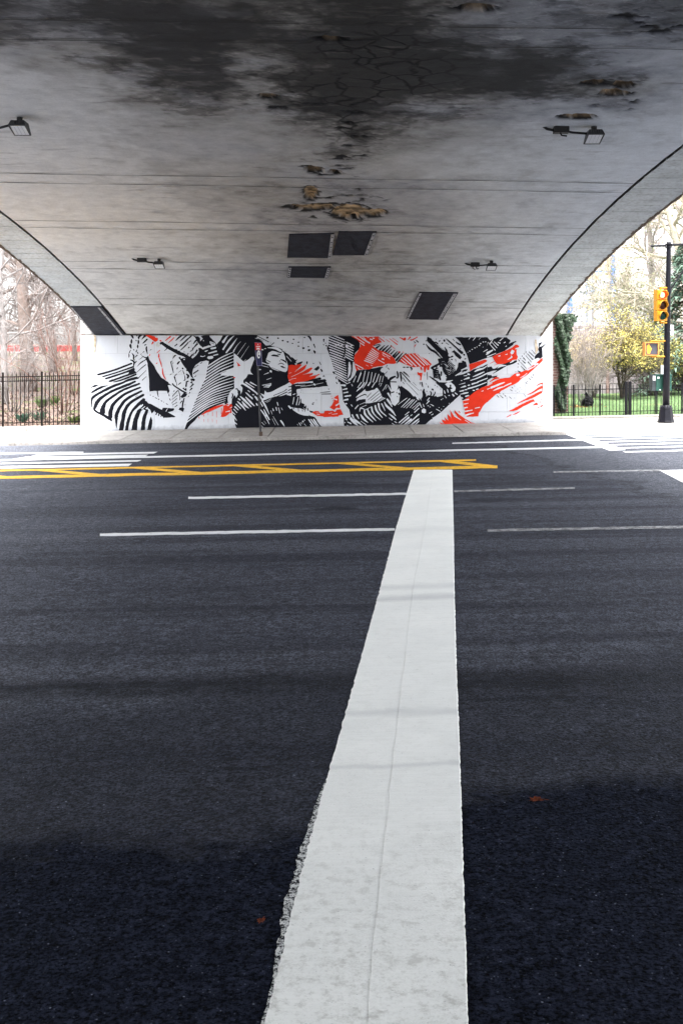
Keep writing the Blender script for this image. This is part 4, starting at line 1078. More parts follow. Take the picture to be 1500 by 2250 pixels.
rp 1070,846 1085,838 1098,832 1120,829 1130,821 1143,818 1156,813 1168,804 1182,793 1191,786 1191.5,792 1180,803 1176,807 1165,817 1157,824 1145,832 1137,840 1120,848 1100,859 1096,864 1089,866 1070,884
@1070,730
Ws 1040,720,40 1110,690,30;880,830,30 960,790,22 1050,745,16;650,940,60 700,930,40;720,1000,10 800,960,15 870,900,12
rs 50,1095,12 180,1010,45 255,1010,25
@1070,840
Ws 0,70,20 100,20,15;80,120,45 250,50,40 380,0,15;130,185,10 250,130,35 380,90,15;380,80,25 520,20,25;0,150,20 60,130,10
rs 1065,85,6 1140,40,25 1210,20,30;870,280,8 1000,220,30 1120,140,50 1205,100,60;650,475,6 800,400,35 1000,310,60 1190,210,50;480,630,8 620,590,60 800,490,60 1000,400,55;1010,380,20 1030,420,30;425,765,15 520,715,20;560,712,8 640,680,25 715,640,8;1165,540,20 1200,515,30 1230,520,8;1100,565,15 1140,550,15;1150,415,15 1175,450,15;1180,365,20 1200,375,20;1140,330,20 1160,315,15;1212,0,14 1210,200,14
rp 985,510 1080,440 1115,480 1100,500
ks 500,155,10 545,190,15;535,105,15 560,130,15;590,75,10 605,90,10;205,280,10 250,330,15;260,240,15 280,250,10;280,285,10 345,345,15;345,250,12 360,265,12;375,280,8 405,310,18;480,315,8 525,355,12;800,260,6 845,315,8;840,0,10 870,30,15
kd 425,345,7;620,190,7;665,150,7;715,120,7;705,195,7;755,155,6;660,230,7;595,345,7
"""
def flat_paint(name, col, rough=0.55):
    q = N(name)
    a = q.noise(3.0, 5, 0.6)
    b = q.noise(30.0, 4, 0.65)
    c = q.ramp(a, [(0.3, tuple(x * 0.88 for x in col)), (0.7, tuple(min(1, x * 1.08) for x in col))])
    c = q.mix(q.ramp(b, [(0.66, 0.0), (0.74, 0.25)]), c, tuple(0.5 * x + 0.03 for x in col))
    q.bump(q.noise(55.0, 4, 0.6), 0.2, 0.006)
    return q.out(c, rough, 0.12)
M_PB = flat_paint('mural_black', (0.005, 0.0055, 0.010))
M_PR = flat_paint('mural_red', (0.68, 0.034, 0.012))
def stain_mat():
    q = N('rust_run')
    c = q.ramp(q.noise(8, 5, 0.6), [(0.35, (0.42, 0.30, 0.18)), (0.65, (0.66, 0.60, 0.50))])
    return q.out(c, 0.8, 0.2)
COATS = {'k': (1, M_PB, 'black_paint'), 'w': (2, M_WALL, 'white_paint'), 'K': (3, M_PB, 'black_detail_paint'), 'r': (4, M_PR, 'red_paint'),
         'W': (5, M_WALL, 'white_detail_paint'), 't': (6, stain_mat(), 'rust_stain'), 'g': (6, plain('grey_disc', (0.5, 0.5, 0.5)), 'grey_spot')}
def build_mural():
    rr = random.Random(21)
    mbs = {k: MB() for k in COATS}
    cnt = [0]
    def top_clip(x, y):
        # keep the paint between the springing line and the pavement
        yt = 735.6 + (x - 177) * 4.0 / 1036
        X = (x - CX) * YW / F
        yb = HY + (HC - (tilt(X) + 0.125)) * F / YW
        return x, min(max(y, yt), yb)
    def face(coat, pts):
        cnt[0] += 1
        off = 0.0018 * COATS[coat][0] + 0.0000012 * cnt[0]
        b = mbs[coat]
        n0 = len(b.v)
        for x, y in pts:
            x, y = top_clip(x, y)
            b.v.append(P(x, y, YW - off))
        b.f.append(tuple(range(n0, n0 + len(pts))))
    def catmull(pts):
        if len(pts) < 3:
            a, b = pts
            return [tuple(a[i] + (b[i] - a[i]) * t / 5 for i in range(3)) for t in range(6)]
        out = []
        for i in range(len(pts) - 1):
            p0, p1, p2, p3 = pts[max(i - 1, 0)], pts[i], pts[i + 1], pts[min(i + 2, len(pts) - 1)]
            for k in range(6):
                t = k / 6
                out.append(tuple(0.5 * (2 * p1[j] + (p2[j] - p0[j]) * t + (2 * p0[j] - 5 * p1[j] + 4 * p2[j] - p3[j]) * t * t + (3 * p1[j] - p0[j] - 3 * p2[j] + p3[j]) * t ** 3) for j in range(3)))
        out.append(pts[-1])
        return out
    def stroke(coat, pts):
        c = catmull(pts)
        L, Rr = [], []
        for i, (x, y, w_) in enumerate(c):
            a, b = c[max(i - 1, 0)], c[min(i + 1, len(c) - 1)]
            dx, dy = b[0] - a[0], b[1] - a[1]
            m_ = math.hypot(dx, dy) or 1
            nx, ny = -dy / m_, dx / m_
            h = max(0.15, w_ / 2)
            L.append((x + nx * h * rr.uniform(.85, 1.12), y + ny * h * rr.uniform(.85, 1.12)))
            Rr.append((x - nx * h * rr.uniform(.85, 1.12), y - ny * h * rr.uniform(.85, 1.12)))
        # rounded ends
        def capp(i, j):
            x, y, w_ = c[i]
            dx, dy = c[i][0] - c[j][0], c[i][1] - c[j][1]
            m_ = math.hypot(dx, dy) or 1
            return (x + dx / m_ * w_ * 0.4, y + dy / m_ * w_ * 0.4)
        # strips of quads are safer than one long concave face
        for i in range(len(c) - 1):
            face(coat, [L[i], L[i + 1], Rr[i + 1], Rr[i]])
        face(coat, [L[-1], capp(-1, -2), Rr[-1]])
        face(coat, [Rr[0], capp(0, 1), L[0]])
    def poly(coat, pts):
        # roughen long edges a little, like a brush-cut stencil
        q = []
        for i in range(len(pts)):
            a, b = pts[i], pts[(i + 1) % len(pts)]
            L = math.hypot(b[0] - a[0], b[1] - a[1])
            q.append(a)
            n = int(L / 5)
            for k in range(1, n):
                t = k / n
                j = 0.45
                q.append((a[0] + (b[0] - a[0]) * t + rr.uniform(-j, j), a[1] + (b[1] - a[1]) * t + rr.uniform(-j, j)))
        face(coat, q)
    def along(pl, t):
        seg = [math.hypot(b[0] - a[0], b[1] - a[1]) for a, b in zip(pl, pl[1:])]
        d = t * sum(seg)
        for i, s in enumerate(seg):
            if d <= s or i == len(seg) - 1:
                u = d / s
                return (pl[i][0] + (pl[i + 1][0] - pl[i][0]) * u, pl[i][1] + (pl[i + 1][1] - pl[i][1]) * u)
            d -= s
    ox = oy = 0.0
    sc = 0.1
    for ln in MURAL.strip().splitlines():
        if ln[0] == '@':
            ox, oy = map(float, ln[1:].split(','))
            sc = 1.0 if ox == 0 and oy == 0 else 0.1
            continue
        if ln[0] == 'h':
            coat = ln[1]
            A, B, q = ln[3:].split('|')
            A = [tuple(map(float, p.split(','))) for p in A.split()]
            B = [tuple(map(float, p.split(','))) for p in B.split()]
            A = [(ox + x * sc, oy + y * sc) for x, y in A]
            B = [(ox + x * sc, oy + y * sc) for x, y in B]
            n, w0, w1, bow = map(float, q.split(','))
            for i in range(int(n)):
                t = (i + 0.5) / n
                a, b = along(A, t), along(B, t)
                mx, my = (a[0] + b[0]) / 2, (a[1] + b[1]) / 2 - bow * (0.5 + t)
                k1, k2 = rr.uniform(.8, 1.2), rr.uniform(.8, 1.2)
                stroke(coat, [(a[0], a[1], w0 * sc * k1), (mx, my, (w0 * 1.1) * sc * k2), (b[0], b[1], w1 * sc)])
            continue
        coat, typ = ln[0], ln[1]
        for sh in ln[3:].split(';'):
            pts = [tuple(map(float, p.split(','))) for p in sh.split()]
            if typ == 's':
                stroke(coat, [(ox + p[0] * sc, oy + p[1] * sc, p[2] * sc) for p in pts])
            elif typ == 'p':
                poly(coat, [(ox + p[0] * sc, oy + p[1] * sc) for p in pts])
            else:
                x, y, r = pts[0]
                r *= sc
                face(coat, [(ox + x * sc + r * rr.uniform(.75, 1.2) * 1.15 * math.cos(6.2832 * k / 9), oy + y * sc + r * rr.uniform(.75, 1.2) * 0.85 * math.sin(6.2832 * k / 9)) for k in range(9)])
    for k, b in mbs.items():
        if b.f:
            # faces are wound as drawn; turn them all towards the road
            o = b.build(COATS[k][2], COATS[k][1], wall)
            o['kind'] = 'stuff'
build_mural()
# ------------------------------------------------------------------ floodlights under the arch
M_HOUS = plain('lamp_housing', (0.030, 0.032, 0.036), 0.5, 0.3, 20)
M_LENS = plain('lamp_lens', (0.88, 0.89, 0.90), 0.35, 0.08, 90)
M_CONDUIT = plain('conduit_black', (0.012, 0.012, 0.013), 0.6, 0.2, 20)
def floodlight(label, hx, hy, bx, by, s=1.0, flip=1, extra=()):
    """hx,hy: photo position of the housing; bx,by: where its conduit meets the soffit"""
    top = V(hx, hy - 20 * s)
    b = V(bx, by)
    t = thing('floodlight', top, label, 'floodlight', 'floodlights under the arch')
    w_, d_, h_ = 0.088, 0.115, 0.07
    c = top + Vector((0, 0, -0.05))
    # stem to the soffit
    MB().tube([top + Vector((0, 0, 0.03)), top + Vector((0, 0, -0.055))], [0.036, 0.03], 12).build('stem', M_CONDUIT, t)
    mb = MB()
    x, y, z = c
    sk = 0.05 * flip
    up = [(x - w_ * .82, y - d_ * .8, z), (x + w_ * .82, y - d_ * .8, z), (x + w_ * .82, y + d_ * .8, z), (x - w_ * .82, y + d_ * .8, z)]
    lo = [(x - w_ * 1.08, y - d_ * 1.05, z - .055), (x + w_ * 1.08, y - d_ * 1.05, z - .055), (x + w_ * 1.08, y + d_ * 1.05, z - 0.118), (x - w_ * 1.08, y + d_ * 1.05, z - 0.118)]
    lip = [(a, b_, q - 0.012) for a, b_, q in lo]
    ins = [(x + (a - x) * .86, y + (b_ - y) * .86, q - 0.012) for a, b_, q in lo]
    mb.add(up + lo + lip + ins, [(0, 1, 2, 3), (0, 4, 5, 1), (1, 5, 6, 2), (2, 6, 7, 3), (3, 7, 4, 0), (4, 8, 9, 5), (5, 9, 10, 6), (6, 10, 11, 7), (7, 11, 8, 4),
                                 (8, 12, 13, 9), (9, 13, 14, 10), (10, 14, 15, 11), (11, 15, 12, 8)])
    hs_ = mb.build('housing', M_HOUS, t)
    # cooling ribs on the front face
    for k in range(5):
        xx = x - w_ * .6 + k * w_ * .3
        MB().box(xx - .004, xx + .004, y - d_ * .99 - .004, y - d_ * .9, z - .048, z - .008).build('cooling_fin', M_HOUS, hs_)
    ln = MB().add([(a, b_, q + 0.006) for a, b_, q in ins], [(3, 2, 1, 0)])
    lo_ = ln.build('lens', M_LENS, hs_)
    for k in range(3):
        u = (k + 1) / 4
        p, q = Vector(ins[0]).lerp(Vector(ins[1]), u), Vector(ins[3]).lerp(Vector(ins[2]), u)
        MB().tube([p + Vector((0, 0, .003)), q + Vector((0, 0, .003))], 0.0022, 4).build('lens_rib', plain('lens_rib', (.55, .56, .58), .4) if k == 0 and 'lens_rib' not in bpy.data.materials else bpy.data.materials['lens_rib'], lo_)
    # conduit and junction box
    e = c + Vector((-flip * w_ * 0.95, 0, -0.03))
    mid = e.lerp(b, 0.55) + Vector((0, 0, -0.03))
    MB().tube([e, mid, b + Vector((0, 0, -0.035))], 0.014, 8).build('conduit', M_CONDUIT, t, True)
    jb = MB().bevbox(b.x - .085, b.x + .085, b.y - .06, b.y + .06, b.z - .07, b.z + .03, .015).build('junction_box', M_CONDUIT, t)
    MB().tube([b + Vector((-flip * .08, 0, -.04)), b + Vector((-flip * .16, .01, -.02)), b + Vector((-flip * .20, .02, .012))], 0.016, 8).build('cable', M_CONDUIT, t, True)
    for q in extra:
        MB().tube([b + Vector(p) for p in q], 0.010, 6).build('cable', M_CONDUIT, t, True)
    return t
floodlight('black floodlight at the left edge, nearest to the viewer', 44, 278, -75, 290, 1.0)
floodlight('black floodlight with long conduit, right and nearest to the viewer', 1304, 296, 1232, 279, 0.9, extra=([(-.02, 0, -.05), (.0, -.02, -.10), (.06, -.03, -.11)],))
floodlight('small black floodlight far left, above the zebra striped mural end', 350, 580, 312, 568, 0.55)
floodlight('small black floodlight far right, beside the slanted patching mat', 1079, 584, 1043, 578, 0.55, extra=([(0.02, 0, -.05), (.03, -.02, -.12), (.07, -.03, -.11)], [(-.03, 0, -.05), (-.05, -.02, -.10), (0, -.03, -.13)]))

# ------------------------------------------------------------------ stop sign post by the kerb
M_STEEL = plain('dark_steel', (0.028, 0.027, 0.030), 0.5, 0.3, 12)
M_POLEPAINT = plain('pole_paint_black', (0.005, 0.005, 0.009), 0.4, 0.35, 10, 0.1, spec=0.18)
M_RED = plain('sign_red', (0.62, 0.02, 0.025), 0.4, 0.1)
M_BLUE = plain('sign_blue', (0.012, 0.014, 0.075), 0.4, 0.1)
M_SW = plain('sign_white', (0.75, 0.76, 0.77), 0.4, 0.06)
sy = 25.45
sx0 = P(573, 800, sy)[0]
zb = zs(sx0, sy)
sg = thing('bus_stop_sign', (sx0, sy, zb), 'slim post with red and blue bus sign before the mural', 'sign')
ptop = Vector(P(565, 757, sy))
pb = Vector((sx0, sy, zb - 0.1))
MB().tube([pb, ptop], 0.022, 8).build('post', M_STEEL, sg)
MB().tube([Vector((sx0, sy, zb)), Vector((sx0, sy, zb + 0.10))], 0.042, 10).build('post_sleeve', plain('sleeve_rust', (0.09, 0.06, 0.045), 0.8, 0.3, 20), sg)
def signq(pts, yoff, th=0.006):
    a = [Vector(P(x, y, sy - yoff)) for x, y in pts]
    b_ = [p + Vector((0, th, 0)) for p in a]
    n = len(a)
    return MB().add(a + b_, [tuple(range(n))[::-1], tuple(range(n, 2 * n))] + [(i, (i + 1) % n, n + (i + 1) % n, n + i) for i in range(n)])
panel = signq([(560.2, 753), (573.6, 754), (576.2, 803.5), (564.5, 803)], 0.035).build('sign_panel', M_BLUE, sg)
signq([(559.8, 752.6), (573.6, 753.6), (574.0, 769.5), (560.8, 769)], 0.042, 0.004).build('red_header', M_RED, panel)
# white rim of the panel, pale oval with a bus mark, small header marks
for pl in ([(560.9, 769.5), (564.6, 803), (576.0, 803.8)], [(573.9, 769.5), (576.0, 803.8)], [(559.8, 752.6), (573.6, 753.6)]):
    MB().tube([P(x, y, sy - 0.044) for x, y in pl], 0.0045, 5).build('rim', plain('rim_grey', (.30, .28, .45), .5) if 'rim_grey' not in bpy.data.materials else bpy.data.materials['rim_grey'], panel)
signq([(568.4 + 4.0 * math.cos(a), 778.5 + 9.2 * math.sin(a)) for a in [k * math.pi / 10 for k in range(20)]], 0.042, 0.004).build('route_oval', M_SW, panel)
signq([(567.4, 779.3), (570.6, 779.3), (570.9, 784), (567.8, 784)], 0.047, 0.002).build('bus_mark', M_BLUE, panel)
signq([(567.6, 774.5), (569.9, 774.5), (569.9, 776.5), (567.6, 776.5)], 0.047, 0.002).build('bus_mark', M_BLUE, panel)
signq([(564.5, 764.2), (570.2, 764.4), (571, 768.2), (569, 768.2), (567.6, 767), (566, 768.2), (564, 768)], 0.047, 0.002).build('bus_mark', M_SW, panel)
for k in range(4):
    x = 562.9 + k * 2.2
    signq([(x, 760.2), (x + 1.6, 760.3), (x + 1.6, 762.6), (x, 762.5)], 0.047, 0.002).build('letter_mark', M_SW, panel)
signq([(566.8 + 1.1 * math.cos(a), 756.6 + 1.3 * math.sin(a)) for a in [k * math.pi / 4 for k in range(8)]], 0.047, 0.002).build('emblem', M_SW, panel)

# ------------------------------------------------------------------ traffic signal pole
ty = 27.0
tx = P(1462, 800, ty)[0]
tz = zs(tx, ty)
S = ty / F
pole = thing('traffic_signal_pole', (tx, ty, tz), 'black signal pole with flared base and mast arms on the corner', 'signal pole')
def TZ(py):
    return HC + (HY - py) * S
def TX(px):
    return (px - CX) * S
MB().tube([(tx, ty, tz + .38), (TX(1463.5), ty, TZ(800)), (TX(1466), ty, TZ(660)), (TX(1468), ty, TZ(545)), (TX(1468.2), ty, TZ(533))], [0.088, 0.080, 0.066, 0.054, 0.053], 12).build('shaft', M_POLEPAINT, pole, True)
mb = MB()
prof = [(0.205, 0.0), (0.205, 0.025), (0.190, 0.06), (0.150, 0.33), (0.158, 0.345), (0.150, 0.375), (0.118, 0.40), (0.092, 0.43)]
n = 8
for r, z in prof:
    for k in range(n):
        a = math.pi / 8 + 2 * math.pi * k / n
        mb.v.append((tx + r * math.cos(a), ty + r * math.sin(a), tz + z))
for j in range(len(prof) - 1):
    for k in range(n):
        a, b = j * n + k, j * n + (k + 1) % n
        mb.f.append((a, b, b + n, a + n))
mb.build('base', M_POLEPAINT, pole)
for k in range(8):
    a = math.pi / 4 * k
    MB().box(-.014, .014, -.012, .012, 0, .03, Matrix.Translation((tx + .128 * math.cos(a), ty + .128 * math.sin(a), tz + .392)) @ Matrix.Rotation(a, 4, 'Z')).build('bolt', M_STEEL, pole)
M_CAP = plain('cap_grey', (0.35, 0.36, 0.37), 0.5, 0.15)
MB().tube([(TX(1468.2), ty, TZ(533) + z) for z in (0, .03, .055, .07)], [0.06, 0.055, 0.035, 0.008], 12).build('cap', M_CAP, pole, True)
for z in (TZ(537), TZ(543)):
    MB().tube([(TX(1468), ty, z - .012), (TX(1468), ty, z + .012)], 0.085, 12).build('clamp', M_POLEPAINT, pole)
MB().tube([(TX(1428), ty - .03, TZ(541)), (TX(1462), ty, TZ(539.5))], [.022, .026], 8).build('mast_arm', M_POLEPAINT, pole)
MB().tube([(TX(1472), ty, TZ(538)), (TX(1560), ty, TZ(535)), (TX(1800), ty, TZ(520))], [.030, .028, .022], 8).build('mast_arm', M_POLEPAINT, pole)
MB().tube([(TX(1468), ty, TZ(641)), (TX(1500), ty, TZ(596)), (TX(1552), ty, TZ(537))], .020, 8).build('brace', M_POLEPAINT, pole)
MB().tube([(TX(1466), ty, TZ(644)), (TX(1466), ty, TZ(635))], .088, 12).build('clamp', M_POLEPAINT, pole)
# controller box strapped behind the pole, with stickers
M_BOXG = plain('box_green', (0.012, 0.07, 0.052), 0.45, 0.2, 8)
M_BOXD = plain('box_dark', (0.035, 0.045, 0.05), 0.5, 0.2)
bx = MB().bevbox(TX(1443), TX(1477), ty + .10, ty + .40, TZ(859), TZ(826), .008).build('control_box', M_BOXG, pole)
MB().bevbox(TX(1442), TX(1478), ty + .09, ty + .42, TZ(826) + .002, TZ(822.5), .006).build('box_lid', M_BOXG, bx)
MB().box(TX(1434.5), TX(1443) - .003, ty + .12, ty + .38, TZ(859), TZ(824)).build('box_side', M_BOXD, bx)
MB().box(TX(1436), TX(1442), ty + .112, ty + .118, TZ(836), TZ(826)).build('sticker', M_SW, bx)
MB().box(TX(1445.5), TX(1450), ty + .092, ty + .098, TZ(832), TZ(828)).build('sticker', M_SW, bx)
MB().box(TX(1450), TX(1453), ty + .092, ty + .098, TZ(858), TZ(855.5)).build('sticker', M_SW, bx)
MB().box(TX(1450), TX(1456.5), ty - .02, ty - .012, TZ(822), TZ(802)).build('plate', plain('plate_grey', (.34, .36, .38), .5), pole)
MB().box(TX(1473), TX(1480), ty + .05, ty + .058, TZ(736), TZ(714)).build('plate', M_SW, pole)
MB().tube([(TX(1466), ty + .02, TZ(725)), (TX(1477), ty + .06, TZ(725))], .012, 6).build('plate_bracket', M_STEEL, pole)

# three-lens signal head, turned a little away from the viewer
M_YELH = plain('signal_yellow', (0.46, 0.20, 0.005), 0.45, 0.12)
hcx, hcz = TX(1446), TZ(672)
Mh = Matrix.Translation((hcx, ty - .16, hcz)) @ Matrix.Rotation(math.radians(14), 4, 'Z')
hd = thing('traffic_light', (hcx, ty - .16, hcz), 'yellow three lens traffic light showing red, hung on the pole', 'traffic light')
hw, hh = 0.135, 0.38
secs = [hh - .253 * k for k in range(4)]
for k in range(3):
    MB().bevbox(-hw, hw, -.09, .09, secs[k + 1] + .003, secs[k] - .003, .018, Mh).build('signal_section', M_YELH, hd)
lensm = [emit('lens_red', (1.0, 0.03, 0.008), 0.32, (.5, .02, .01)), plain('lens_amber', (.030, .008, .003), .3, spec=.15), plain('lens_green', (.002, .020, .015), .3, spec=.15)]
def disc(r, y, z, n=20, M=None, dome=0.02):
    mb = MB()
    mb.v.append(tuple(M @ Vector((0, y - dome, z))))
    for rr_ in (r * .55, r):
        for k in range(n):
            a = 2 * math.pi * k / n
            mb.v.append(tuple(M @ Vector((rr_ * math.cos(a), y - (dome * .65 if rr_ < r else 0), z + rr_ * math.sin(a)))))
    for k in range(n):
        mb.f.append((0, 1 + (k + 1) % n, 1 + k))
        mb.f.append((1 + k, 1 + (k + 1) % n, 1 + n + (k + 1) % n, 1 + n + k))
    return mb
for k in range(3):
    zc = (secs[k] + secs[k + 1]) / 2
    disc(.100, -.094, zc, M=Mh).build('lens', lensm[k], hd, True)
    if k == 0:
        disc(.068, -.112, zc, M=Mh @ Matrix.Translation((-.022, 0, 0))).build('lit_lamp', emit('lamp_glow', (1.0, 0.62, 0.14), 0.9, (.5, .3, .1)), hd, True)
    # tunnel visor, cut away below
    mb = MB()
    n = 18
    for j, yy in enumerate((-.092, -.19)):
        for i in range(n + 1):
            a = math.radians(-42 + 264 * i / n)
            cut = 0.0
            if j == 1:
                cut = 0.09 * max(0, -math.sin(a)) * 1.3
            for r in (.106, .111):
                mb.v.append(tuple(Mh @ Vector((r * math.cos(a), yy + cut, zc + r * math.sin(a)))))
    m2 = 2 * (n + 1)
    for i in range(n):
        a = 2 * i
        mb.f.append((a, a + 2, m2 + a + 2, m2 + a))
        mb.f.append((a + 1, m2 + a + 1, m2 + a + 3, a + 3))
        mb.f.append((m2 + a, m2 + a + 2, m2 + a + 3, m2 + a + 1))
    mb.build('visor', M_YELH, hd, True)
for z, r0 in ((hh + .055, 1), (-hh - .035, 0)):
    MB().tube([(hcx, ty - .15, hcz + z), (hcx + .03, ty - .12, hcz + z), (TX(1462), ty - .05, hcz + z)], .022, 8).build('bracket', M_YELH, hd)
    MB().tube([(hcx, ty - .15, hcz + z + .015), (hcx, ty - .15, hcz + (hh if r0 else -hh) * .99)], .026, 8).build('bracket', M_YELH, hd)

# pedestrian signal with the lit hand
pcx, pcz = TX(1425), TZ(767)
ped = thing('pedestrian_signal', (pcx, ty - .12, pcz), 'square pedestrian signal with lit orange hand, left of the pole', 'pedestrian signal')
Mp = Matrix.Translation((pcx, ty - .12, pcz))
M_PEDY = plain('pedestrian_housing', (0.50, 0.22, 0.05), 0.5, 0.1)
a_ = .172
MB().bevbox(-a_, a_, -.08, .10, -a_ * .97, a_ * .97, .03, Mp).build('housing', M_PEDY, ped)
# projecting frame (visor)
for (x0, x1, z0, z1) in ((-a_, a_, a_ * .82, a_ * .97), (-a_, a_, -a_ * .97, -a_ * .82), (-a_, -a_ * .85, -a_ * .82, a_ * .82), (a_ * .85, a_, -a_ * .82, a_ * .82)):
    MB().box(x0, x1, -.13, -.078, z0, z1, Mp).build('visor', M_PEDY, ped)
MB().box(-a_ * .84, a_ * .84, -.086, -.081, -a_ * .8, a_ * .8, Mp).build('screen', plain('signal_screen', (.055, .055, .07), .5, .1), ped)
M_HAND = emit('hand_orange', (1.0, 0.42, 0.02), 0.28, (.5, .2, .02))
hand = [(-.035, -.115), (.022, -.115), (.034, -.06), (.055, -.02), (.068, .02), (.056, .03), (.038, .0), (.034, .07), (.022, .075), (.018, .02), (.012, .105), (-.002, .107), (-.004, .03), (-.014, .112), (-.028, .11), (-.026, .03), (-.038, .088), (-.051, .084), (-.046, .0), (-.05, -.05)]
hand = [(x - .062, z) for x, z in hand]
mb = MB()
nn = len(hand)
mb.add([tuple(Mp @ Vector((x, -.092, z))) for x, z in hand] + [tuple(Mp @ Vector((x, -.087, z))) for x, z in hand], [tuple(range(nn))] + [(i, (i + 1) % nn, nn + (i + 1) % nn, nn + i) for i in range(nn)])
mb.build('hand_symbol', M_HAND, ped)
for pz in (749.5, 783.5):
    MB().tube([(pcx + .02, ty - .08, TZ(pz)), (TX(1460), ty - .03, TZ(pz))], .020, 8).build('bracket', M_YELH, ped)
    MB().tube([(pcx + .02, ty - .08, TZ(pz)), (pcx + .02, ty - .08, pcz + (a_ * .9 if pz < 760 else -a_ * .9))], .022, 8).build('bracket', M_YELH, ped)

# ------------------------------------------------------------------ iron fences
M_IRON = plain('fence_iron', (0.008, 0.0055, 0.005), 0.65, 0.4, 20, spec=0.1)
M_IRON2 = plain('fence_iron_dark', (0.007, 0.007, 0.009), 0.65, 0.3, 20, spec=0.1)
fy = 28.35
def share(mb, name, m, parent, locs):
    """alike pieces share one mesh"""
    first = None
    for l in locs:
        if first is None:
            first = mb.build(name, m, None)
            o = first
            o.parent = parent
        else:
            o = first.copy()
            COL.objects.link(o)
        o.location = Vector(l) - Vector(parent.location)
    return first
fl0, fl1 = -12.4, PLx0 - 0.04
fence = thing('iron_fence', (-8.5, fy, 0.1), 'tall rusty iron picket fence left of the mural', 'fence')
fz = lambda x: tilt(x) + 0.26
pitch = 9.1 * fy / F
xs = []
x = fl1 - .09
while x > fl0:
    xs.append(x)
    x -= pitch
posts = [fl1 - .03 - k * (85.5 * fy / F) for k in range(0, 6)]
xp = [x for x in xs if min(abs(x - q) for q in posts) > .04]
share(MB().tube([(0, 0, 0.02), (0, 0, 1.34), (0, 0, 1.40)], [.0135, .0135, .004], 6), 'picket', M_IRON, fence, [(x, fy, fz(x)) for x in xp])
share(MB().tube([(0, 0, 1.14), (0, 0, 1.30)], [.010, .010], 5), 'short_picket', M_IRON, fence, [(x + pitch / 2, fy, fz(x)) for x in xp])
share(MB().box(-.022, .022, -.022, .022, 0, 1.42), 'post', M_IRON, fence, [(x, fy, fz(x) - .02) for x in posts])
for z in (1.16, 1.27, 0.09):
    MB().box(fl0, fl1, fy - .010, fy + .010, 0, .022, Matrix.Translation((0, 0, fz(fl1) + z)) @ Matrix(((1, 0, 0, 0), (0, 1, 0, 0), (.02, 0, 1, -.02 * fl1), (0, 0, 0, 1)))).build('rail', M_IRON, fence)
pl = MB()
for k in range(7):
    x1 = fl1 + .02 - k * 1.4
    pl = MB()
    q = [(x1 - 1.39, fy - .16), (x1, fy - .16), (x1, fy + .14), (x1 - 1.39, fy + .14)]
    pl.add([(a, b, tilt(a) - .05) for a, b in q] + [(a, b, tilt(a) + .265) for a, b in q], [(4, 5, 6, 7), (0, 1, 5, 4), (1, 2, 6, 5), (2, 3, 7, 6), (3, 0, 4, 7)])
    pl.build('plinth_stone', M_KERB, fence)

gy = 29.25
fr0, fr1 = PRx1 + .05, 12.2
lf = thing('low_iron_fence', (8, gy, .25), 'low dark iron railing along the lawn on the right', 'fence')
gz = lambda x: tilt(x) + 0.17
pitch = 7.55 * gy / F
rposts = [TXx * gy / F for TXx in (1216 - 750, 1259 - 750, 1317 - 750, 1374.5 - 750, 1382.5 - 750, 1440 - 750, 1497 - 750, 1555 - 750, 1612 - 750, 1670 - 750)]
xs = []
x = fr0 + .05
while x < fr1:
    if min(abs(x - q) for q in rposts) > .035:
        xs.append(x)
    x += pitch
share(MB().tube([(0, 0, .03), (0, 0, .80), (0, 0, .86)], [.0085, .0085, .003], 6), 'picket', M_IRON2, lf, [(x, gy, gz(x)) for x in xs])
thick = [rposts[3], rposts[4]]
share(MB().box(-.02, .02, -.02, .02, -.05, .86), 'post', M_IRON2, lf, [(x, gy, gz(x)) for x in rposts if x not in thick])
share(MB().box(-.036, .036, -.036, .036, -.05, .92), 'gate_post', M_IRON2, lf, [(x, gy, gz(x)) for x in thick])
for z in (.72, .12):
    MB().box(fr0, fr1, gy - .008, gy + .008, 0, .018, Matrix.Translation((0, 0, gz(fr0) + z)) @ Matrix(((1, 0, 0, 0), (0, 1, 0, 0), (.02, 0, 1, -.02 * fr0), (0, 0, 0, 1)))).build('rail', M_IRON2, lf)
for k in range(6):
    x1 = fr0 + k * 1.2
    q = [(x1, gy - .24), (x1 + 1.19, gy - .24), (x1 + 1.19, gy - .06), (x1, gy - .06)]
    MB().add([(a, b, tilt(a) - .05) for a, b in q] + [(a, b, tilt(a) + .20) for a, b in q], [(4, 5, 6, 7), (0, 1, 5, 4), (1, 2, 6, 5), (2, 3, 7, 6), (3, 0, 4, 7)]).build('kerb_stone', M_KERB, lf)

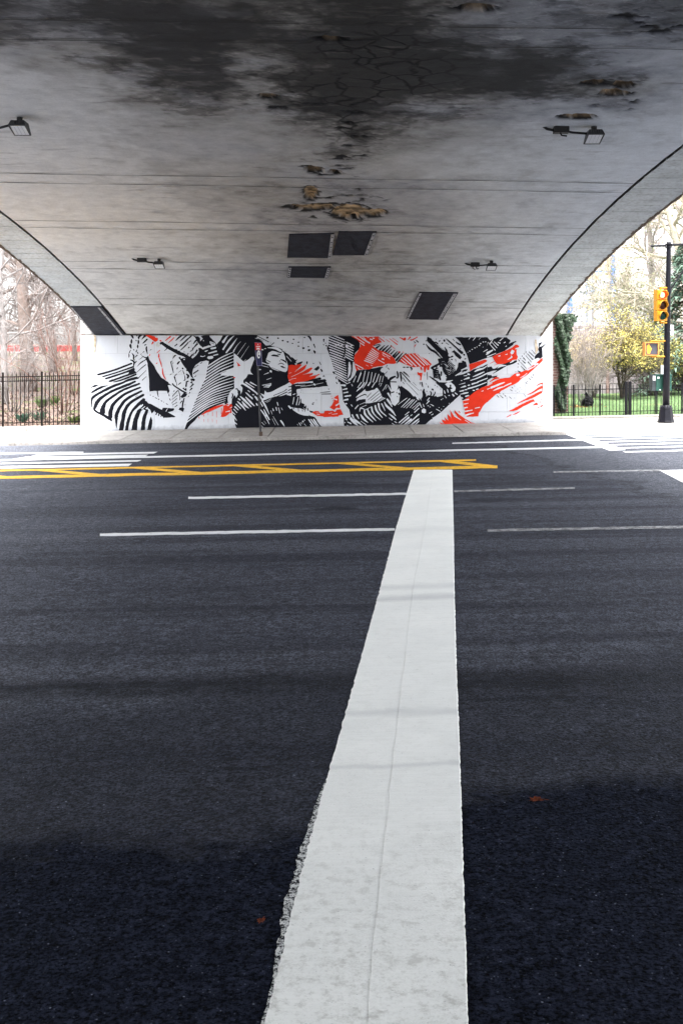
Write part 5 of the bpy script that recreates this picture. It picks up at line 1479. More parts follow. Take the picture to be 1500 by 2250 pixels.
# ------------------------------------------------------------------ fallen leaves on the road
M_LEAF = plain('fallen_leaf', (0.10, 0.022, 0.008), 0.8, 0.4, 60, spec=0.1)
for (px, py, r, rot, lab) in ((1178, 1762, .034, .2, 'curled red brown leaf on dark asphalt right of the stop line'), (574, 2028, .020, 1.3, 'small brown leaf on dark asphalt left of the stop line')):
    c = Vector(G(px, py, 0))
    out = [(1.0, 0), (.55, .22), (.7, .55), (.25, .42), (0, .75), (-.25, .42), (-.7, .5), (-.55, .2), (-1.0, .05), (-.55, -.2), (-.7, -.5), (-.25, -.42), (0, -.7), (.25, -.4), (.7, -.5), (.55, -.2)]
    mb = MB()
    ca, sa = math.cos(rot), math.sin(rot)
    mb.v.append((c.x, c.y, c.z + .005))
    for i, (a, b) in enumerate(out):
        mb.v.append((c.x + r * (a * ca - b * sa), c.y + r * (a * sa + b * ca), c.z + .006 + .25 * r * (abs(b) + (.5 if i % 3 == 0 else 0))))
    for i in range(len(out)):
        mb.f.append((0, 1 + i, 1 + (i + 1) % len(out)))
    t = mb.build('leaf', M_LEAF)
    tag(t, lab, 'leaf', 'leaves on the road')
    st = MB().tube([(c.x + r * ca * .9, c.y + r * sa * .9, c.z + .008), (c.x + r * ca * 1.5, c.y + r * sa * 1.6, c.z + .004)], .0012, 4).build('stalk', M_LEAF, t)
# ------------------------------------------------------------------ land beyond the fences
def land(name, x0, x1, y0, y1, nx, ny, zf, m):
    mb = MB()
    for j in range(ny + 1):
        for i in range(nx + 1):
            x, y = x0 + (x1 - x0) * i / nx, y0 + (y1 - y0) * j / ny
            mb.v.append((x, y, zf(x, y)))
    for j in range(ny):
        for i in range(nx):
            a = j * (nx + 1) + i
            mb.f.append((a, a + 1, a + nx + 2, a + nx + 1))
    o = mb.build(name, m, None, True)
    o['kind'] = 'structure'
    return o
def zl(x, y):      # left bank
    t = max(0, (y - 28.5))
    return tilt(x) + 0.20 + 0.030 * t + 0.0012 * t * t * (1 if t < 32 else 32 / t) + 0.10 * (vnoise(np.array(x * .6), np.array(y * .6)) - .5)
def zr(x, y):      # right lawn
    t = max(0, (y - 29.0))
    return tilt(x) + 0.16 + 0.014 * min(t, 30) + 0.02 * (vnoise(np.array(x * .5), np.array(y * .5)) - .5)
def litter_mat():
    q = N('leaf_litter')
    a = q.noise(1.2, 5, 0.6)
    b = q.noise(14, 5, 0.7)
    c = q.ramp(b, [(0.3, (0.09, 0.062, 0.052)), (0.5, (0.17, 0.13, 0.115)), (0.7, (0.25, 0.205, 0.18))])
    c = q.mix(q.ramp(a, [(0.53, 0.0), (0.62, 0.75)]), c, (0.11, 0.16, 0.045))
    q.bump(b, 0.8, 0.08)
    return q.out(c, 0.9, 0.1)
def lawn_mat():
    q = N('lawn')
    a = q.noise(0.8, 5, 0.6)
    b = q.noise(30, 4, 0.7)
    c = q.ramp(b, [(0.3, (0.06, 0.105, 0.045)), (0.7, (0.13, 0.195, 0.085))])
    c = q.mix(q.ramp(a, [(0.58, 0.0), (0.70, 0.5)]), c, (0.22, 0.20, 0.09))
    q.bump(b, 0.8, 0.05)
    return q.out(c, 0.9, 0.1)
bank = land('bank', -60, XL - 0.3, 28.45, 75, 60, 50, zl, litter_mat())
lawn = land('lawn', PRx1 + .02, 60, 29.0, 70, 60, 50, zr, lawn_mat())

# grass blades along the front of the lawn
gb = MB()
for k in range(15000):
    y = 29.1 + 14 * R.random() ** 1.6
    x = R.uniform(5.35, 0.33 * y + 1.0)
    z = zr(x, y)
    h = R.uniform(.03, .085)
    a = R.uniform(0, 6.28)
    dx, dy = math.cos(a) * .006, math.sin(a) * .006
    lx, ly = R.uniform(-.03, .03), R.uniform(-.03, .03)
    gb.add([(x - dx, y - dy, z - .01), (x + dx, y + dy, z - .01), (x + lx, y + ly, z + h)], [(0, 1, 2)])
o = gb.build('grass', plain('grass_blade', (0.115, 0.19, 0.075), 0.7, 0.35, 3))
tag(o, 'short green grass of the lawn behind the low railing', 'grass', kind='stuff')
# dry leaves strewn over the left bank
lb = MB()
for k in range(7000):
    y = 28.6 + 16 * R.random() ** 1.7
    x = R.uniform(-0.33 * y - 1.0, XL - .35)
    z = zl(x, y) + R.uniform(.005, .03)
    r = R.uniform(.02, .05)
    a = R.uniform(0, 6.28)
    t = [(math.cos(a + q) * r, math.sin(a + q) * r * .8, R.uniform(-.02, .03)) for q in (0, 1.6, 3.1, 4.7)]
    lb.add([(x + p[0], y + p[1], z + p[2]) for p in t], [(0, 1, 2, 3)])
o = lb.build('leaf_litter', plain('dry_leaf', (0.15, 0.10, 0.08), 0.8, 0.6, 4))
tag(o, 'dry brown leaves lying thick behind the tall fence', 'leaf litter', kind='stuff')

# ------------------------------------------------------------------ plants
class Grow:
    def __init__(s, seed):
        s.r = random.Random(seed)
        s.wood, s.twig, s.tips = MB(), MB(), []
    def branch(s, p, d, L, r, lv, cfg):
        c = cfg[lv]
        n = c.get('seg', 5)
        pts, rad = [p], [r]
        q, dd = Vector(p), Vector(d).normalized()
        up = c.get('up', 0.0)
        wig = c.get('wig', 0.15)
        for i in range(n):
            dd = (dd + Vector((s.r.gauss(0, wig), s.r.gauss(0, wig), s.r.gauss(0, wig) + up))).normalized()
            q = q + dd * (L / n)
            pts.append(q.copy())
            rad.append(max(r * (1 - (i + 1) / n * c.get('taper', .65)), .0025))
        last = lv == len(cfg) - 1
        tgt = s.wood if lv < c.get('woodlv', 1) else s.twig
        tgt.tube(pts, rad, c.get('sides', 5), not last and lv < 2)
        if last:
            s.tips += pts[1:]
            return
        k = c['n']
        k = s.r.randint(int(k * .8), int(k * 1.2 + .5))
        for i in range(k):
            t = c.get('t0', .3) + (1 - c.get('t0', .3)) * (i + s.r.random()) / k
            f = min(t, .999) * n
            j = int(f)
            b = pts[j].lerp(pts[j + 1], f - j)
            rr_ = rad[j] + (rad[j + 1] - rad[j]) * (f - j)
            dirn = (pts[j + 1] - pts[j]).normalized()
            side = dirn.orthogonal().normalized()
            side = Matrix.Rotation(s.r.uniform(0, 6.283), 3, dirn) @ side
            if 'bias' in c:
                side = (side + Vector(c['bias'])).normalized()
            ang = math.radians(s.r.gauss(c.get('ang', 45), 12))
            nd = dirn * math.cos(ang) + side * math.sin(ang)
            s.branch(b, nd, L * c.get('len', .6) * s.r.uniform(.65, 1.2) * (1.15 - .45 * t), min(rr_ * .8, r * c.get('rad', .5)), lv + 1, cfg)
def leaves(points, n, r, spread, seed, flat=0.0):
    rr = random.Random(seed)
    mb = MB()
    for k in range(n):
        p = rr.choice(points)
        c = Vector(p) + Vector((rr.gauss(0, spread), rr.gauss(0, spread), rr.gauss(0, spread)))
        a = Vector((rr.gauss(0, 1), rr.gauss(0, 1), rr.gauss(0, 1) * (1 - flat))).normalized()
        b = a.orthogonal().normalized()
        b = (Matrix.Rotation(rr.uniform(0, 6.283), 3, a) @ b)
        s = r * rr.uniform(.6, 1.4)
        mb.add([c - a * s, c + b * s * .5, c + a * s, c - b * s * .5], [(0, 1, 2, 3)])
    return mb
def plant(name, base, label, cat, g, m_wood, m_twig, lf=None, m_lf=None, group=None, crown='crown'):
    t = thing(name, base, label, cat, group)
    g.wood.build('trunk', m_wood, t, True)
    c = g.twig.build(crown, m_twig, t)
    if lf is not None:
        lf.build('foliage', m_lf, t)
    return t
M_BARK = plain('bark_tan', (0.22, 0.175, 0.155), 0.9, 0.35, 7, 0.5)
M_TWIG = plain('twig_tan', (0.23, 0.20, 0.19), 0.9, 0.3, 3)
M_TWIGR = plain('twig_red', (0.17, 0.095, 0.075), 0.9, 0.3, 3)
M_TWIGG = plain('twig_grey', (0.26, 0.24, 0.235), 0.9, 0.3, 3)
M_PALE = plain('bark_pale', (0.38, 0.34, 0.27), 0.85, 0.25, 5, 0.3)
M_DARKB = plain('bark_dark', (0.075, 0.058, 0.048), 0.9, 0.35, 7, 0.4)

def at(px, py, Y, zfun):
    X = (px - CX) * Y / F
    return Vector((X, Y, zfun(X, Y) - 0.05))
def bare_tree(px, Y, h, r, seed, label, zfun, m1=M_BARK, m2=M_TWIG, lean=(0, 0, 1), cfg=None, group='bare trees behind the tall fence', name='bare_tree'):
    g = Grow(seed)
    cfg = cfg or [dict(n=15, seg=9, up=.03, wig=.05, t0=.10, ang=55, len=.45, rad=.30, taper=.7, sides=9, woodlv=2),
                  dict(n=9, seg=6, up=.02, wig=.16, t0=.15, ang=48, len=.5, rad=.45, sides=5, woodlv=2),
                  dict(n=8, seg=5, wig=.2, t0=.1, ang=48, len=.55, rad=.5, sides=3),
                  dict(n=5, seg=4, wig=.2, t0=.1, ang=42, len=.6, rad=.55, sides=3),
                  dict(n=0, seg=3, wig=.22, sides=3)]
    b = at(px, 0, Y, zfun)
    g.branch(b, lean, h, r, 0, cfg)
    return plant(name, b, label, 'tree', g, m1, m2, group=group)
bare_tree(66, 43, 11, .30, 11, 'thick trunked bare tree standing behind the tall fence', zl)
bare_tree(12, 38, 8, .13, 12, 'slender bare tree at the left edge of the view', zl, M_TWIGG, M_TWIGG, (.05, 0, 1))
bare_tree(118, 52, 11, .22, 13, 'pinkish bare tree between the thick trunk and the bridge', zl, M_TWIG, M_TWIG, (-.05, 0, 1))
bare_tree(-60, 46, 12, .26, 14, 'bare tree leaning in from beyond the left edge', zl, M_BARK, M_TWIGG, (.12, 0, 1))
bare_tree(165, 58, 9, .15, 15, 'distant thin bare tree close beside the bridge pier', zl, M_TWIG, M_TWIG, (-.04, 0, 1))
bare_tree(95, 64, 13, .2, 17, 'faint bare tree far back right of the thick trunk', zl, M_TWIG, M_TWIG)

def thicket(px, Y, h, n, seed, label, zfun, m, r=.016, spread=.6, group='bare bushes behind the tall fence', name='bare_bush', lv=3, lean=0.0):
    g = Grow(seed)
    b = at(px, 0, Y, zfun)
    cfg = [dict(n=6, seg=6, wig=.10, up=.02, t0=.25, ang=32, len=.5, rad=.55, sides=4, woodlv=1),
           dict(n=5, seg=4, wig=.16, t0=.1, ang=36, len=.55, rad=.6, sides=3, woodlv=1),
           dict(n=0, seg=3, wig=.2, sides=3, woodlv=1)]
    if lv == 4:
        cfg = cfg[:2] + [dict(n=4, seg=3, wig=.2, t0=.1, ang=38, len=.6, rad=.6, sides=3, woodlv=1), dict(n=0, seg=2, wig=.2, sides=3, woodlv=1)]
    for k in range(n):
        a = g.r.uniform(0, 6.28)
        d = Vector((math.cos(a) * spread * g.r.random() + lean, math.sin(a) * spread * g.r.random(), 1))
        g.branch(b + Vector((math.cos(a) * .08, math.sin(a) * .08, 0)), d, h * g.r.uniform(.6, 1.1), r * g.r.uniform(.7, 1.2), 0, cfg)
    return g, b
for (px, Y, h, n, seed, lab, m) in ((140, 33.5, 3.6, 8, 31, 'reddish bare bush close behind the fence beside the pier', M_TWIGR), (95, 36, 2.6, 7, 32, 'tan bare bush behind the fence right of the thick trunk', M_TWIG),
                                    (30, 34, 3.0, 9, 33, 'grey bare bush behind the fence near the left edge', M_TWIGG), (60, 40, 2.2, 8, 34, 'tan bare bush at the foot of the thick trunk', M_TWIG),
                                    (165, 41, 2.6, 8, 35, 'brown bare bush farther back beside the pier', M_TWIGR), (-15, 42, 3.2, 12, 36, 'tan bare bush half outside the left edge', M_TWIG)):
    g, b = thicket(px, Y, h, n, seed, lab, zl, m)
    plant('bare_bush', b, lab, 'bush', g, m, m, group='bare bushes behind the tall fence')
# low drooping bare branch right behind the pickets
g = Grow(41)
b = at(122, 0, 29.6, zl)
for d in ((-1.2, .1, .55), (-.5, .1, .9), (.7, .1, .75), (1.0, .1, .3), (-.9, 0, .25)):
    g.branch(b, Vector(d), .85, .016, 0, [dict(n=4, seg=6, wig=.16, up=.02, ang=40, len=.5, rad=.6, sides=4, woodlv=1), dict(n=3, seg=4, wig=.2, ang=40, len=.5, rad=.6, sides=3, woodlv=1), dict(n=0, seg=3, wig=.2, sides=3, woodlv=1)])
plant('low_shrub', b, 'low shrub with sprawling dark bare stems just inside the pickets', 'shrub', g, M_DARKB, M_DARKB)
# green tufts in the bed
def tuft(px, Y, h, n, seed, label, col, zfun=zl):
    rr = random.Random(seed)
    b = at(px, 0, Y, zfun) + Vector((0, 0, .04))
    mb = MB()
    for k in range(n):
        a = rr.uniform(0, 6.28)
        q = b + Vector((math.cos(a) * .10 * rr.random(), math.sin(a) * .10 * rr.random(), 0))
        out = Vector((math.cos(a), math.sin(a), 0)) * h * rr.uniform(.2, .7)
        H = h * rr.uniform(.6, 1.1)
        w_ = Vector((-math.sin(a), math.cos(a), 0)) * rr.uniform(.008, .018)
        m1 = q + out * .4 + Vector((0, 0, H * .7))
        tp = q + out + Vector((0, 0, H))
        mb.add([q - w_ * .6, q + w_ * .6, m1 + w_, tp, m1 - w_], [(0, 1, 2, 3, 4)])
    t = thing('leafy_plant', b, label, 'plant', 'green plants in the fenced bed')
    mb.build('leaves', plain('leaf_' + str(seed), col, .6, .3, 5), t)
tuft(50, 30.2, .26, 70, 51, 'bluish green plant tuft behind the fence, left of the middle post', (.045, .11, .075))
tuft(88, 30.6, .28, 60, 52, 'small bluish tuft right at the middle fence post', (.045, .11, .07))
tuft(164, 29.8, .24, 50, 53, 'bright green plant tuft behind the fence next to the pier', (.10, .16, .03))
tuft(92, 36, .30, 70, 54, 'larger grass green clump deeper in the bed', (.085, .14, .045))
tuft(120, 37, .28, 60, 55, 'pale green clump beside the larger one', (.11, .155, .06))

# far red and white barrier beyond the trees on the left
by_ = 66.0
bar = thing('red_barrier', (-16, by_, 2), 'long red barrier with white footing far behind the bare trees', 'barrier')
for k in range(12):
    x0 = -30 + k * 2.2
    MB().bevbox(x0, x0 + 2.17, by_, by_ + .2, HC + (HY - 773) * by_ / F, HC + (HY - 759) * by_ / F, .02).build('red_panel', plain('barrier_red', (.42, .05, .05), .5, .15) if k == 0 else bpy.data.materials['barrier_red'], bar)
    MB().bevbox(x0, x0 + 2.17, by_ - .05, by_ + .25, HC + (HY - 778) * by_ / F - .1, HC + (HY - 773) * by_ / F - .005, .02).build('white_footing', M_SW, bar)
    MB().box(x0 + .05, x0 + .15, by_ + .03, by_ + .17, 0.5, HC + (HY - 778) * by_ / F - .1).build('leg', M_STEEL, bar)

# ------------------------------------------------------------------ right side: ivy pier, stone wall, shrubs, building
def brick_mat():
    q = N('brick_brown')
    b = q.n('ShaderNodeTexBrick')
    b.inputs['Scale'].default_value = 1.0
    b.inputs['Color1'].default_value = (.115, .06, .055, 1)
    b.inputs['Color2'].default_value = (.16, .09, .08, 1)
    b.inputs['Mortar'].default_value = (.26, .23, .21, 1)
    b.inputs['Brick Width'].default_value = .22
    b.inputs['Row Height'].default_value = .075
    b.inputs['Mortar Size'].default_value = .008
    q.l(q.mapping((1, 1, 1), (math.radians(-90), 0, 0)), b.inputs['Vector'])
    c = q.mix(.5, b.outputs['Color'], q.ramp(q.noise(6, 5), [(.3, .6), (.7, 1.3)]), 'MULTIPLY')
    q.bump(b.outputs['Fac'], -.4, .01)
    return q.out(c, .85, .2)
iy = 31.0
wing = thing('brick_wing_wall', (6, iy, 0.2), 'brown brick wing wall beside the white pier', 'wall')
ix0, ix1 = P(1196, 0, iy)[0], P(1247, 0, iy)[0]
izt = HC + (HY - 700) * iy / F
MB().box(ix0, ix1, iy, iy + 6.0, -.3, izt).build('brickwork', brick_mat(), wing)
MB().bevbox(ix0, ix1 + .05, iy - .05, iy + 6.05, izt + .002, izt + .09, .015).build('coping', M_PIER, wing)
rr = random.Random(5)
iv = MB()
vn = MB()
def ivy_w(z):   # how far the ivy reaches across the wall at height z, in photo px
    py = HY - (z - HC) * F / iy
    return np.interp(py, [690, 720, 760, 800, 840, 862], [1258, 1257, 1250, 1248, 1243, 1240]), np.interp(py, [690, 720, 780, 820, 862], [1216, 1222, 1228, 1231, 1229])
for k in range(5200):
    z = rr.uniform(.45, izt + .12)
    r_, l_ = ivy_w(z)
    px = rr.uniform(l_ - 3 + 5 * math.sin(z * 5.1), r_ + 4 * math.sin(z * 4.3 + 1) + 2.5 * math.sin(z * 11)) + rr.gauss(0, 1.8)
    x = (px - CX) * iy / F
    y = iy - .02 - .26 * rr.random() * (0.5 + 0.5 * math.sin(z * 6 + px * .3))
    if x > ix1 - .05:
        y = iy + rr.uniform(-.15, .8)
    s = rr.uniform(.028, .06)
    nrm = Vector((rr.gauss(0, .4), -1, rr.gauss(.35, .4))).normalized()
    u = nrm.orthogonal().normalized()
    u = Matrix.Rotation(rr.uniform(0, 6.28), 3, nrm) @ u
    v_ = nrm.cross(u)
    c = Vector((x, y, z))
    iv.add([c - u * s, c - v_ * s * .7, c + u * s * 1.2, c + v_ * s * .7], [(0, 1, 2, 3)])
for k in range(16):
    x = rr.uniform(P(1229, 0, iy)[0], ix1 - .05)
    pts = [Vector((x + .1 * rr.gauss(0, 1) * j / 6, iy - .02, .3 + (izt - .3) * j / 8)) for j in range(9)]
    vn.tube(pts, .012, 4)
ivy = thing('ivy', (6.2, iy - .1, .3), 'dark green ivy curtain climbing the brick wing wall', 'ivy')
vn.build('stem', M_DARKB, ivy)
iv.build('foliage', plain('ivy_leaf', (0.014, 0.034, 0.013), .6, .6, 9), ivy)

# back wall of pinkish grey stone blocks
wy = 43.0
sw = thing('stone_wall', (10, wy, .3), 'pinkish grey stone block wall behind the lawn', 'wall')
wx0, wx1 = P(1226, 0, wy)[0], P(1432, 0, wy)[0]
wz0 = zr(9, wy) - .2
wzt = HC + (HY - 714) * wy / F
MB().box(wx0, wx1, wy + .03, wy + .5, wz0, wzt - .02).build('mortar', plain('stone_mortar', (.20, .18, .18), .9), sw)
M_STONE = concrete('wall_stone', (.25, .225, .24), .2, 3, .3, (.6, .55, .5), .4, perobj=.22)
z = wz0 + .1
ri = 0
while z < wzt - .1:
    h = rr.uniform(.24, .30)
    if z + h > wzt - .05:
        h = wzt - z
    x = wx0 - (.35 if ri % 2 else 0)
    while x < wx1 - .05:
        L = rr.uniform(.55, .85)
        a, b = max(x, wx0), min(x + L, wx1)
        if b - a > .06:
            MB().bevbox(a + .006, b - .006, wy + rr.uniform(-.012, .008), wy + .1, z + .006, z + h - .006, .012).build('stone', M_STONE, sw)
        x += L
    z += h
    ri += 1
for px in (1283.5 + 49, 1432):
    pass
MB().bevbox(P(1424, 0, wy)[0], P(1434, 0, wy)[0], wy - .08, wy - .005, wz0, HC + (HY - 800) * wy / F, .02).build('pilaster', plain('pilaster_brown', (.22, .15, .14), .85, .2), sw)
MB().bevbox(P(1330, 0, wy)[0], P(1337, 0, wy)[0], wy - .07, wy - .012, wz0, HC + (HY - 815) * wy / F, .02).build('pilaster', bpy.data.materials['pilaster_brown'], sw)

# bare fine-twigged bush whose root ball is wrapped in black sacking
g, b = thicket(1283, 34.5, 2.5, 26, 61, '', zr, M_TWIGG, r=.010, spread=.45, lv=4)
plant('bare_shrub', b, 'fine twigged pale bare shrub growing before the ivy', 'shrub', g, M_TWIGG, plain('twig_pale', (.27, .23, .21), .9, .25, 3))
sk = thing('black_sack', b + Vector((0, -.35, .05)), 'crumpled black sack lying at the foot of the pale bare shrub', 'sack')
mb = MB()
nu, nv = 16, 9
c = b + Vector((.0, -.5, .0))
for j in range(nv + 1):
    ph = math.pi * j / nv
    for i in range(nu):
        th = 2 * math.pi * i / nu
        r_ = .17 * (1 + .22 * math.sin(3 * th + j) + rr.uniform(-.10, .10))
        mb.v.append((c.x + r_ * math.sin(ph) ** .8 * math.cos(th) * 1.0, c.y + r_ * math.sin(ph) ** .8 * math.sin(th) * .8, c.z + .17 + (.20 if j < 4 else .16) * math.cos(ph) * (1 + rr.uniform(-.1, .1))))
for j in range(nv):
    for i in range(nu):
        a, d = j * nu + i, j * nu + (i + 1) % nu
        mb.f.append((a, a + nu, d + nu, d))
mb.build('sack_body', plain('sack_black', (.004, .004, .005), .5, .3, spec=.1), sk)
MB().tube([c + Vector((-.02, 0, .33)), c + Vector((-.03, 0, .42)), c + Vector((-.08, 0, .47))], [.05, .035, .06], 8).build('tied_neck', bpy.data.materials['sack_black'], sk)
o = leaves([c + Vector((rr.uniform(-.55, .55), rr.uniform(-.2, .25), .02)) for k in range(60)], 260, .035, .03, 8, .7).build('dry_leaves', plain('orange_leaf', (.42, .17, .06), .8, .4, 5))
tag(o, 'orange dry leaves scattered round the black sack', 'leaves', kind='stuff')

# yellow flowering shrubs
M_YFL = plain('forsythia_yellow', (.40, .33, .09), .7, .45, 3)
M_YFG = plain('forsythia_green', (.25, .24, .075), .7, .5, 3)
g, b = thicket(1300, 40.0, 2.6, 26, 62, '', zr, M_TWIG, r=.012, spread=.75, lv=4)
pts = [p for p in g.tips if p.z > b.z + 1.1]
plant('yellow_shrub', b, 'wide pale yellow flowering shrub behind the bare shrub', 'shrub', g, M_TWIG, M_TWIG, leaves(pts, 5200, .035, .06, 3), plain('forsythia_pale', (.50, .40, .20), .7, .35, 3), group='yellow flowering shrubs')
def small_tree():
    g = Grow(63)
    b = at(1366, 0, 38.5, zr)
    cfg = [dict(n=9, seg=7, wig=.12, up=.01, t0=.35, ang=50, len=.75, rad=.5, taper=.7, sides=7, woodlv=2),
           dict(n=8, seg=5, wig=.16, up=.02, t0=.15, ang=48, len=.6, rad=.5, sides=5, woodlv=2),
           dict(n=7, seg=4, wig=.18, t0=.1, ang=45, len=.6, rad=.55, sides=3),
           dict(n=5, seg=3, wig=.2, t0=.1, ang=45, len=.6, rad=.6, sides=3),
           dict(n=0, seg=2, wig=.2, sides=3)]
    for d, L, r in (((-.05, 0, 1), 1.9, .07), ((.28, 0, 1), 1.9, .055), ((-.35, -.1, 1), 1.8, .045)):
        g.branch(b, Vector(d), L, r, 0, cfg)
    pts = [p for p in g.tips if p.z > b.z + 1.15]
    t = plant('yellow_tree', b, 'small yellow green flowering tree with forked dark trunk on the lawn', 'tree', g, M_DARKB, M_DARKB, leaves(pts, 6400, .034, .07, 4), M_YFL)
    leaves(pts, 2600, .036, .08, 9).build('foliage', M_YFG, t)
small_tree()
g, b = thicket(1432, 40.5, 2.3, 22, 64, '', zr, M_DARKB, r=.012, spread=.85, lv=4)
pts = [p for p in g.tips if p.z > b.z + .9]
t = plant('yellow_shrub', b, 'olive yellow shrub half hidden behind the signal pole', 'shrub', g, M_DARKB, M_DARKB, leaves(pts, 4200, .045, .07, 5), M_YFG, group='yellow flowering shrubs')
leaves(pts, 1800, .035, .07, 6).build('foliage', M_YFL, t)

# big pale-limbed tree spreading over the corner, and a conifer behind the pole
def big_tree():
    g = Grow(71)
    b = at(1560, 0, 47, zr)
    cfg = [dict(n=16, seg=8, wig=.06, up=.02, t0=.16, ang=62, len=.75, rad=.26, taper=.6, sides=9, woodlv=3, bias=(-.9, -.2, .1)),
           dict(n=13, seg=7, wig=.18, up=-.015, t0=.12, ang=45, len=.48, rad=.42, sides=5, woodlv=3),
           dict(n=8, seg=5, wig=.2, up=-.03, t0=.1, ang=45, len=.55, rad=.5, sides=4, woodlv=3),
           dict(n=7, seg=4, wig=.22, up=-.04, t0=.1, ang=45, len=.6, rad=.5, sides=3, woodlv=3),
           dict(n=0, seg=3, wig=.22, up=-.05, sides=3)]
    g.branch(b, (-.10, 0, 1), 9.0, .32, 0, cfg)
    pts = [p for p in g.tips]
    lf = leaves(pts, 9000, .05, .10, 12)
    plant('spreading_tree', b, 'large pale limbed tree with thin new leaves above the signal pole', 'tree', g, M_PALE, plain('twig_straw', (.32, .28, .215), .9, .25, 3), lf, plain('new_leaf', (.20, .215, .12), .8, .4, 3))
big_tree()
bare_tree(1420, 62, 14, .24, 72, 'tall pinkish bare tree behind the spreading tree', zr, M_TWIG, plain('twig_pink', (.28, .235, .22), .9, .2, 3), group='bare trees at the right')
bare_tree(1530, 66, 15, .26, 73, 'tall bare tree at the far right edge', zr, M_TWIG, bpy.data.materials['twig_pink'], group='bare trees at the right')
def conifer(px, Y, h, seed, label):
    rr = random.Random(seed)
    b = at(px, 0, Y, zr)
    t = thing('conifer', b, label, 'tree')
    MB().tube([b, b + Vector((.05, 0, h * .5)), b + Vector((0, 0, h))], [.16, .10, .02], 8).build('trunk', M_DARKB, t, True)
    br, nd = MB(), MB()
    z = .35
    while z < h:
        L = (h - z) / h * 2.4 + .35
        for k in range(7):
            a = rr.uniform(0, 6.28)
            o_ = b + Vector((0, 0, z + rr.uniform(-.1, .1)))
            pts = [o_ + Vector((math.cos(a), math.sin(a), 0)) * L * u + Vector((0, 0, .25 * u - .75 * u * u)) for u in (0, .35, .7, 1)]
            br.tube(pts, [.025, .018, .012, .004], 4)
            for q in range(46):
                u = rr.uniform(.15, 1)
                i = min(2, int(u * 3))
                p = pts[i].lerp(pts[i + 1], u * 3 - i)
                s = rr.uniform(.08, .17)
                d = Vector((math.cos(a + rr.gauss(0, .8)), math.sin(a + rr.gauss(0, .8)), rr.uniform(-.9, -.1))).normalized()
                sd_ = d.cross(Vector((0, 0, 1))).normalized() * s * .32
                p = p + Vector((rr.gauss(0, .06), rr.gauss(0, .06), rr.gauss(0, .05)))
                nd.add([p - sd_, p + sd_, p + d * s * 1.5], [(0, 1, 2)])
        z += .26
    br.build('crown', M_DARKB, t)
    nd.build('foliage', plain('needle_green', (.085, .14, .10), .7, .5, 4), t)
conifer(1505, 41, 5.6, 81, 'dark green conifer right behind the signal pole')
# dark hedge mass low at the right
g, b = thicket(1488, 44, 2.0, 16, 82, '', zr, M_DARKB, r=.02, spread=.9, lv=4)
plant('dark_bush', b, 'dark leafy bush in the shade under the conifer', 'bush', g, M_DARKB, M_DARKB, leaves(g.tips, 4500, .055, .08, 15), plain('dark_leaf', (.06, .085, .05), .7, .4, 4))

# pale building with blue piers, far right behind the wall
hy_ = 92.0
bd = thing('pale_building', (26, hy_, 0), 'tall pale building with blue piers beyond the stone wall', 'building')
X_ = lambda px: (px - CX) * hy_ / F
Z_ = lambda py: HC + (HY - py) * hy_ / F
M_BW = concrete('facade_white', (.42, .44, .48), .05, .5, .05, dirtamt=.1)
M_BB = plain('facade_blue', (.05, .14, .36), .5, .15, 1)
MB().box(X_(1180), X_(1352), hy_, hy_ + 14, -.5, Z_(615)).build('facade', M_BW, bd)
MB().box(X_(1270), X_(1352), hy_ + .3, hy_ + 14, Z_(615) + .01, Z_(520)).build('upper_storey', plain('facade_tan', (.60, .45, .30), .7, .1, 1), bd)
for px, w_ in ((1245, 10), (1340, 9), (1200, 8)):
    MB().bevbox(X_(px), X_(px + w_), hy_ - .4, hy_ - .01, -.5, Z_(560 if px > 1300 else 640), .05).build('pier', M_BB, bd)
for py in (597, 618, 640):
    MB().box(X_(1270), X_(1339), hy_ - .12, hy_ - .01, Z_(py) - .06, Z_(py) + .06).build('string_course', M_BB if py < 610 else M_BW, bd)
for i, px in enumerate((1262, 1275, 1288 + 18, 1322)):
    for py in (660, 690, 720):
        fr = MB().bevbox(X_(px), X_(px + 8), hy_ - .06, hy_ - .01, Z_(py + 16), Z_(py), .02).build('window', M_BW, bd)
        MB().box(X_(px) + .06, X_(px + 8) - .06, hy_ - .075, hy_ - .062, Z_(py + 15.5), Z_(py + .5)).build('pane', plain('pane_pale', (.62, .68, .75), .15, .05) if 'pane_pale' not in bpy.data.materials else bpy.data.materials['pane_pale'], fr)
for k in range(5):
    MB().box(X_(1246.5), X_(1249), hy_ - .44, hy_ - .41, Z_(668 + k * 12), Z_(665 + k * 12)).build('bolt_plate', M_STEEL, bd)
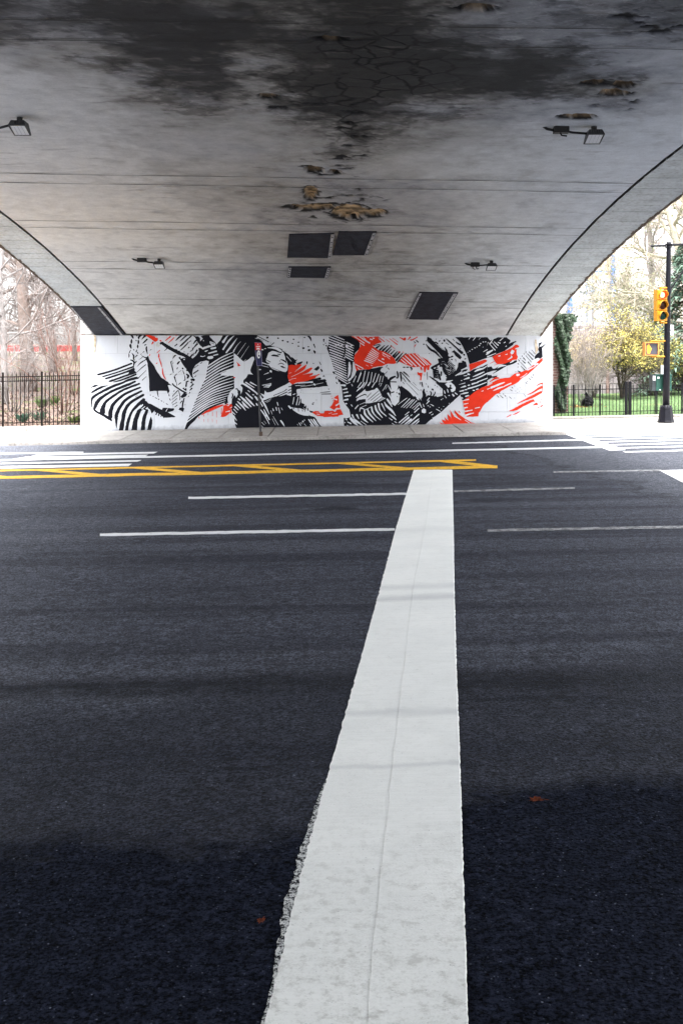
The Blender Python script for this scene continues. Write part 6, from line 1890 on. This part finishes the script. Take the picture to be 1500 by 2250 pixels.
# utility poles in front of it
for px, top, lab in ((1288, 575, 'left one of two thin utility poles before the pale building'), (1301, 560, 'right one of two thin utility poles before the pale building')):
    uy = 74.0
    x = (px - CX) * uy / F
    z1 = HC + (HY - top) * uy / F
    t = thing('utility_pole', (x, uy, .3), lab, 'utility pole', 'utility poles')
    MB().tube([(x, uy, 0), (x, uy, z1)], [.085, .06], 8).build('shaft', plain('pole_bluegrey', (.20, .24, .33), .7) if 'pole_bluegrey' not in bpy.data.materials else bpy.data.materials['pole_bluegrey'], t)
    zc = HC + (HY - (635 if px > 1295 else 665)) * uy / F
    MB().bevbox(x - .22, x + .22, uy - .2, uy + .2, zc - .28, zc + .28, .04).build('transformer', bpy.data.materials['pole_bluegrey'], t)
    MB().box(x - .5, x + .5, uy - .05, uy + .05, z1 - .4, z1 - .3).build('crossarm', bpy.data.materials['pole_bluegrey'], t)

# dark parked car, mostly cut off by the frame at the right
cy_ = 46.0
cx0 = (1474 - CX) * cy_ / F
cz0 = zr(cx0, cy_)
car = thing('parked_car', (cx0 + 2.1, cy_, cz0), 'dark parked car under the conifer at the right edge', 'car')
M_CAR = plain('car_paint', (.012, .012, .015), .25, .1)
M_GLASS = plain('car_glass', (.03, .035, .04), .08, .1)
prof = [(0, .32), (0, .62), (.08, .80), (.95, .92), (1.55, 1.36), (2.0, 1.44), (2.9, 1.42), (3.5, 1.02), (4.15, .90), (4.25, .6), (4.25, .32)]
def extr(pr, y0, y1, ins=0.0):
    mb = MB()
    n = len(pr)
    mb.add([(cx0 + a, cy_ + y0 + (ins if b > .95 else 0), cz0 + b) for a, b in pr] + [(cx0 + a, cy_ + y1 - (ins if b > .95 else 0), cz0 + b) for a, b in pr],
           [tuple(range(n)), tuple(range(2 * n - 1, n - 1, -1))] + [(i, n + i, n + (i + 1) % n, (i + 1) % n) for i in range(n)])
    return mb
extr(prof, -.85, .85, .15).build('body', M_CAR, car)
extr([(1.12, .97), (1.62, 1.32), (2.2, 1.38), (2.2, .97)], -.80, -.71).build('window', M_GLASS, car)
extr([(2.28, .97), (2.28, 1.38), (2.85, 1.36), (3.3, 1.0)], -.80, -.71).build('window', M_GLASS, car)
for wx in (.85, 3.4):
    c = Vector((cx0 + wx, cy_ - .80, cz0 + .32))
    wh = MB().tube([c + Vector((0, -.09, 0)), c + Vector((0, .12, 0))], .32, 20).build('wheel', plain('tyre', (.012, .012, .012), .8), car)
    MB().tube([c + Vector((0, -.10, 0)), c + Vector((0, -.088, 0))], .20, 16).build('rim', M_CAP, wh)
MB().bevbox(cx0 - .03, cx0 + .10, cy_ - .80, cy_ - .5, cz0 + .62, cz0 + .76, .01).build('headlight', M_SW, car)
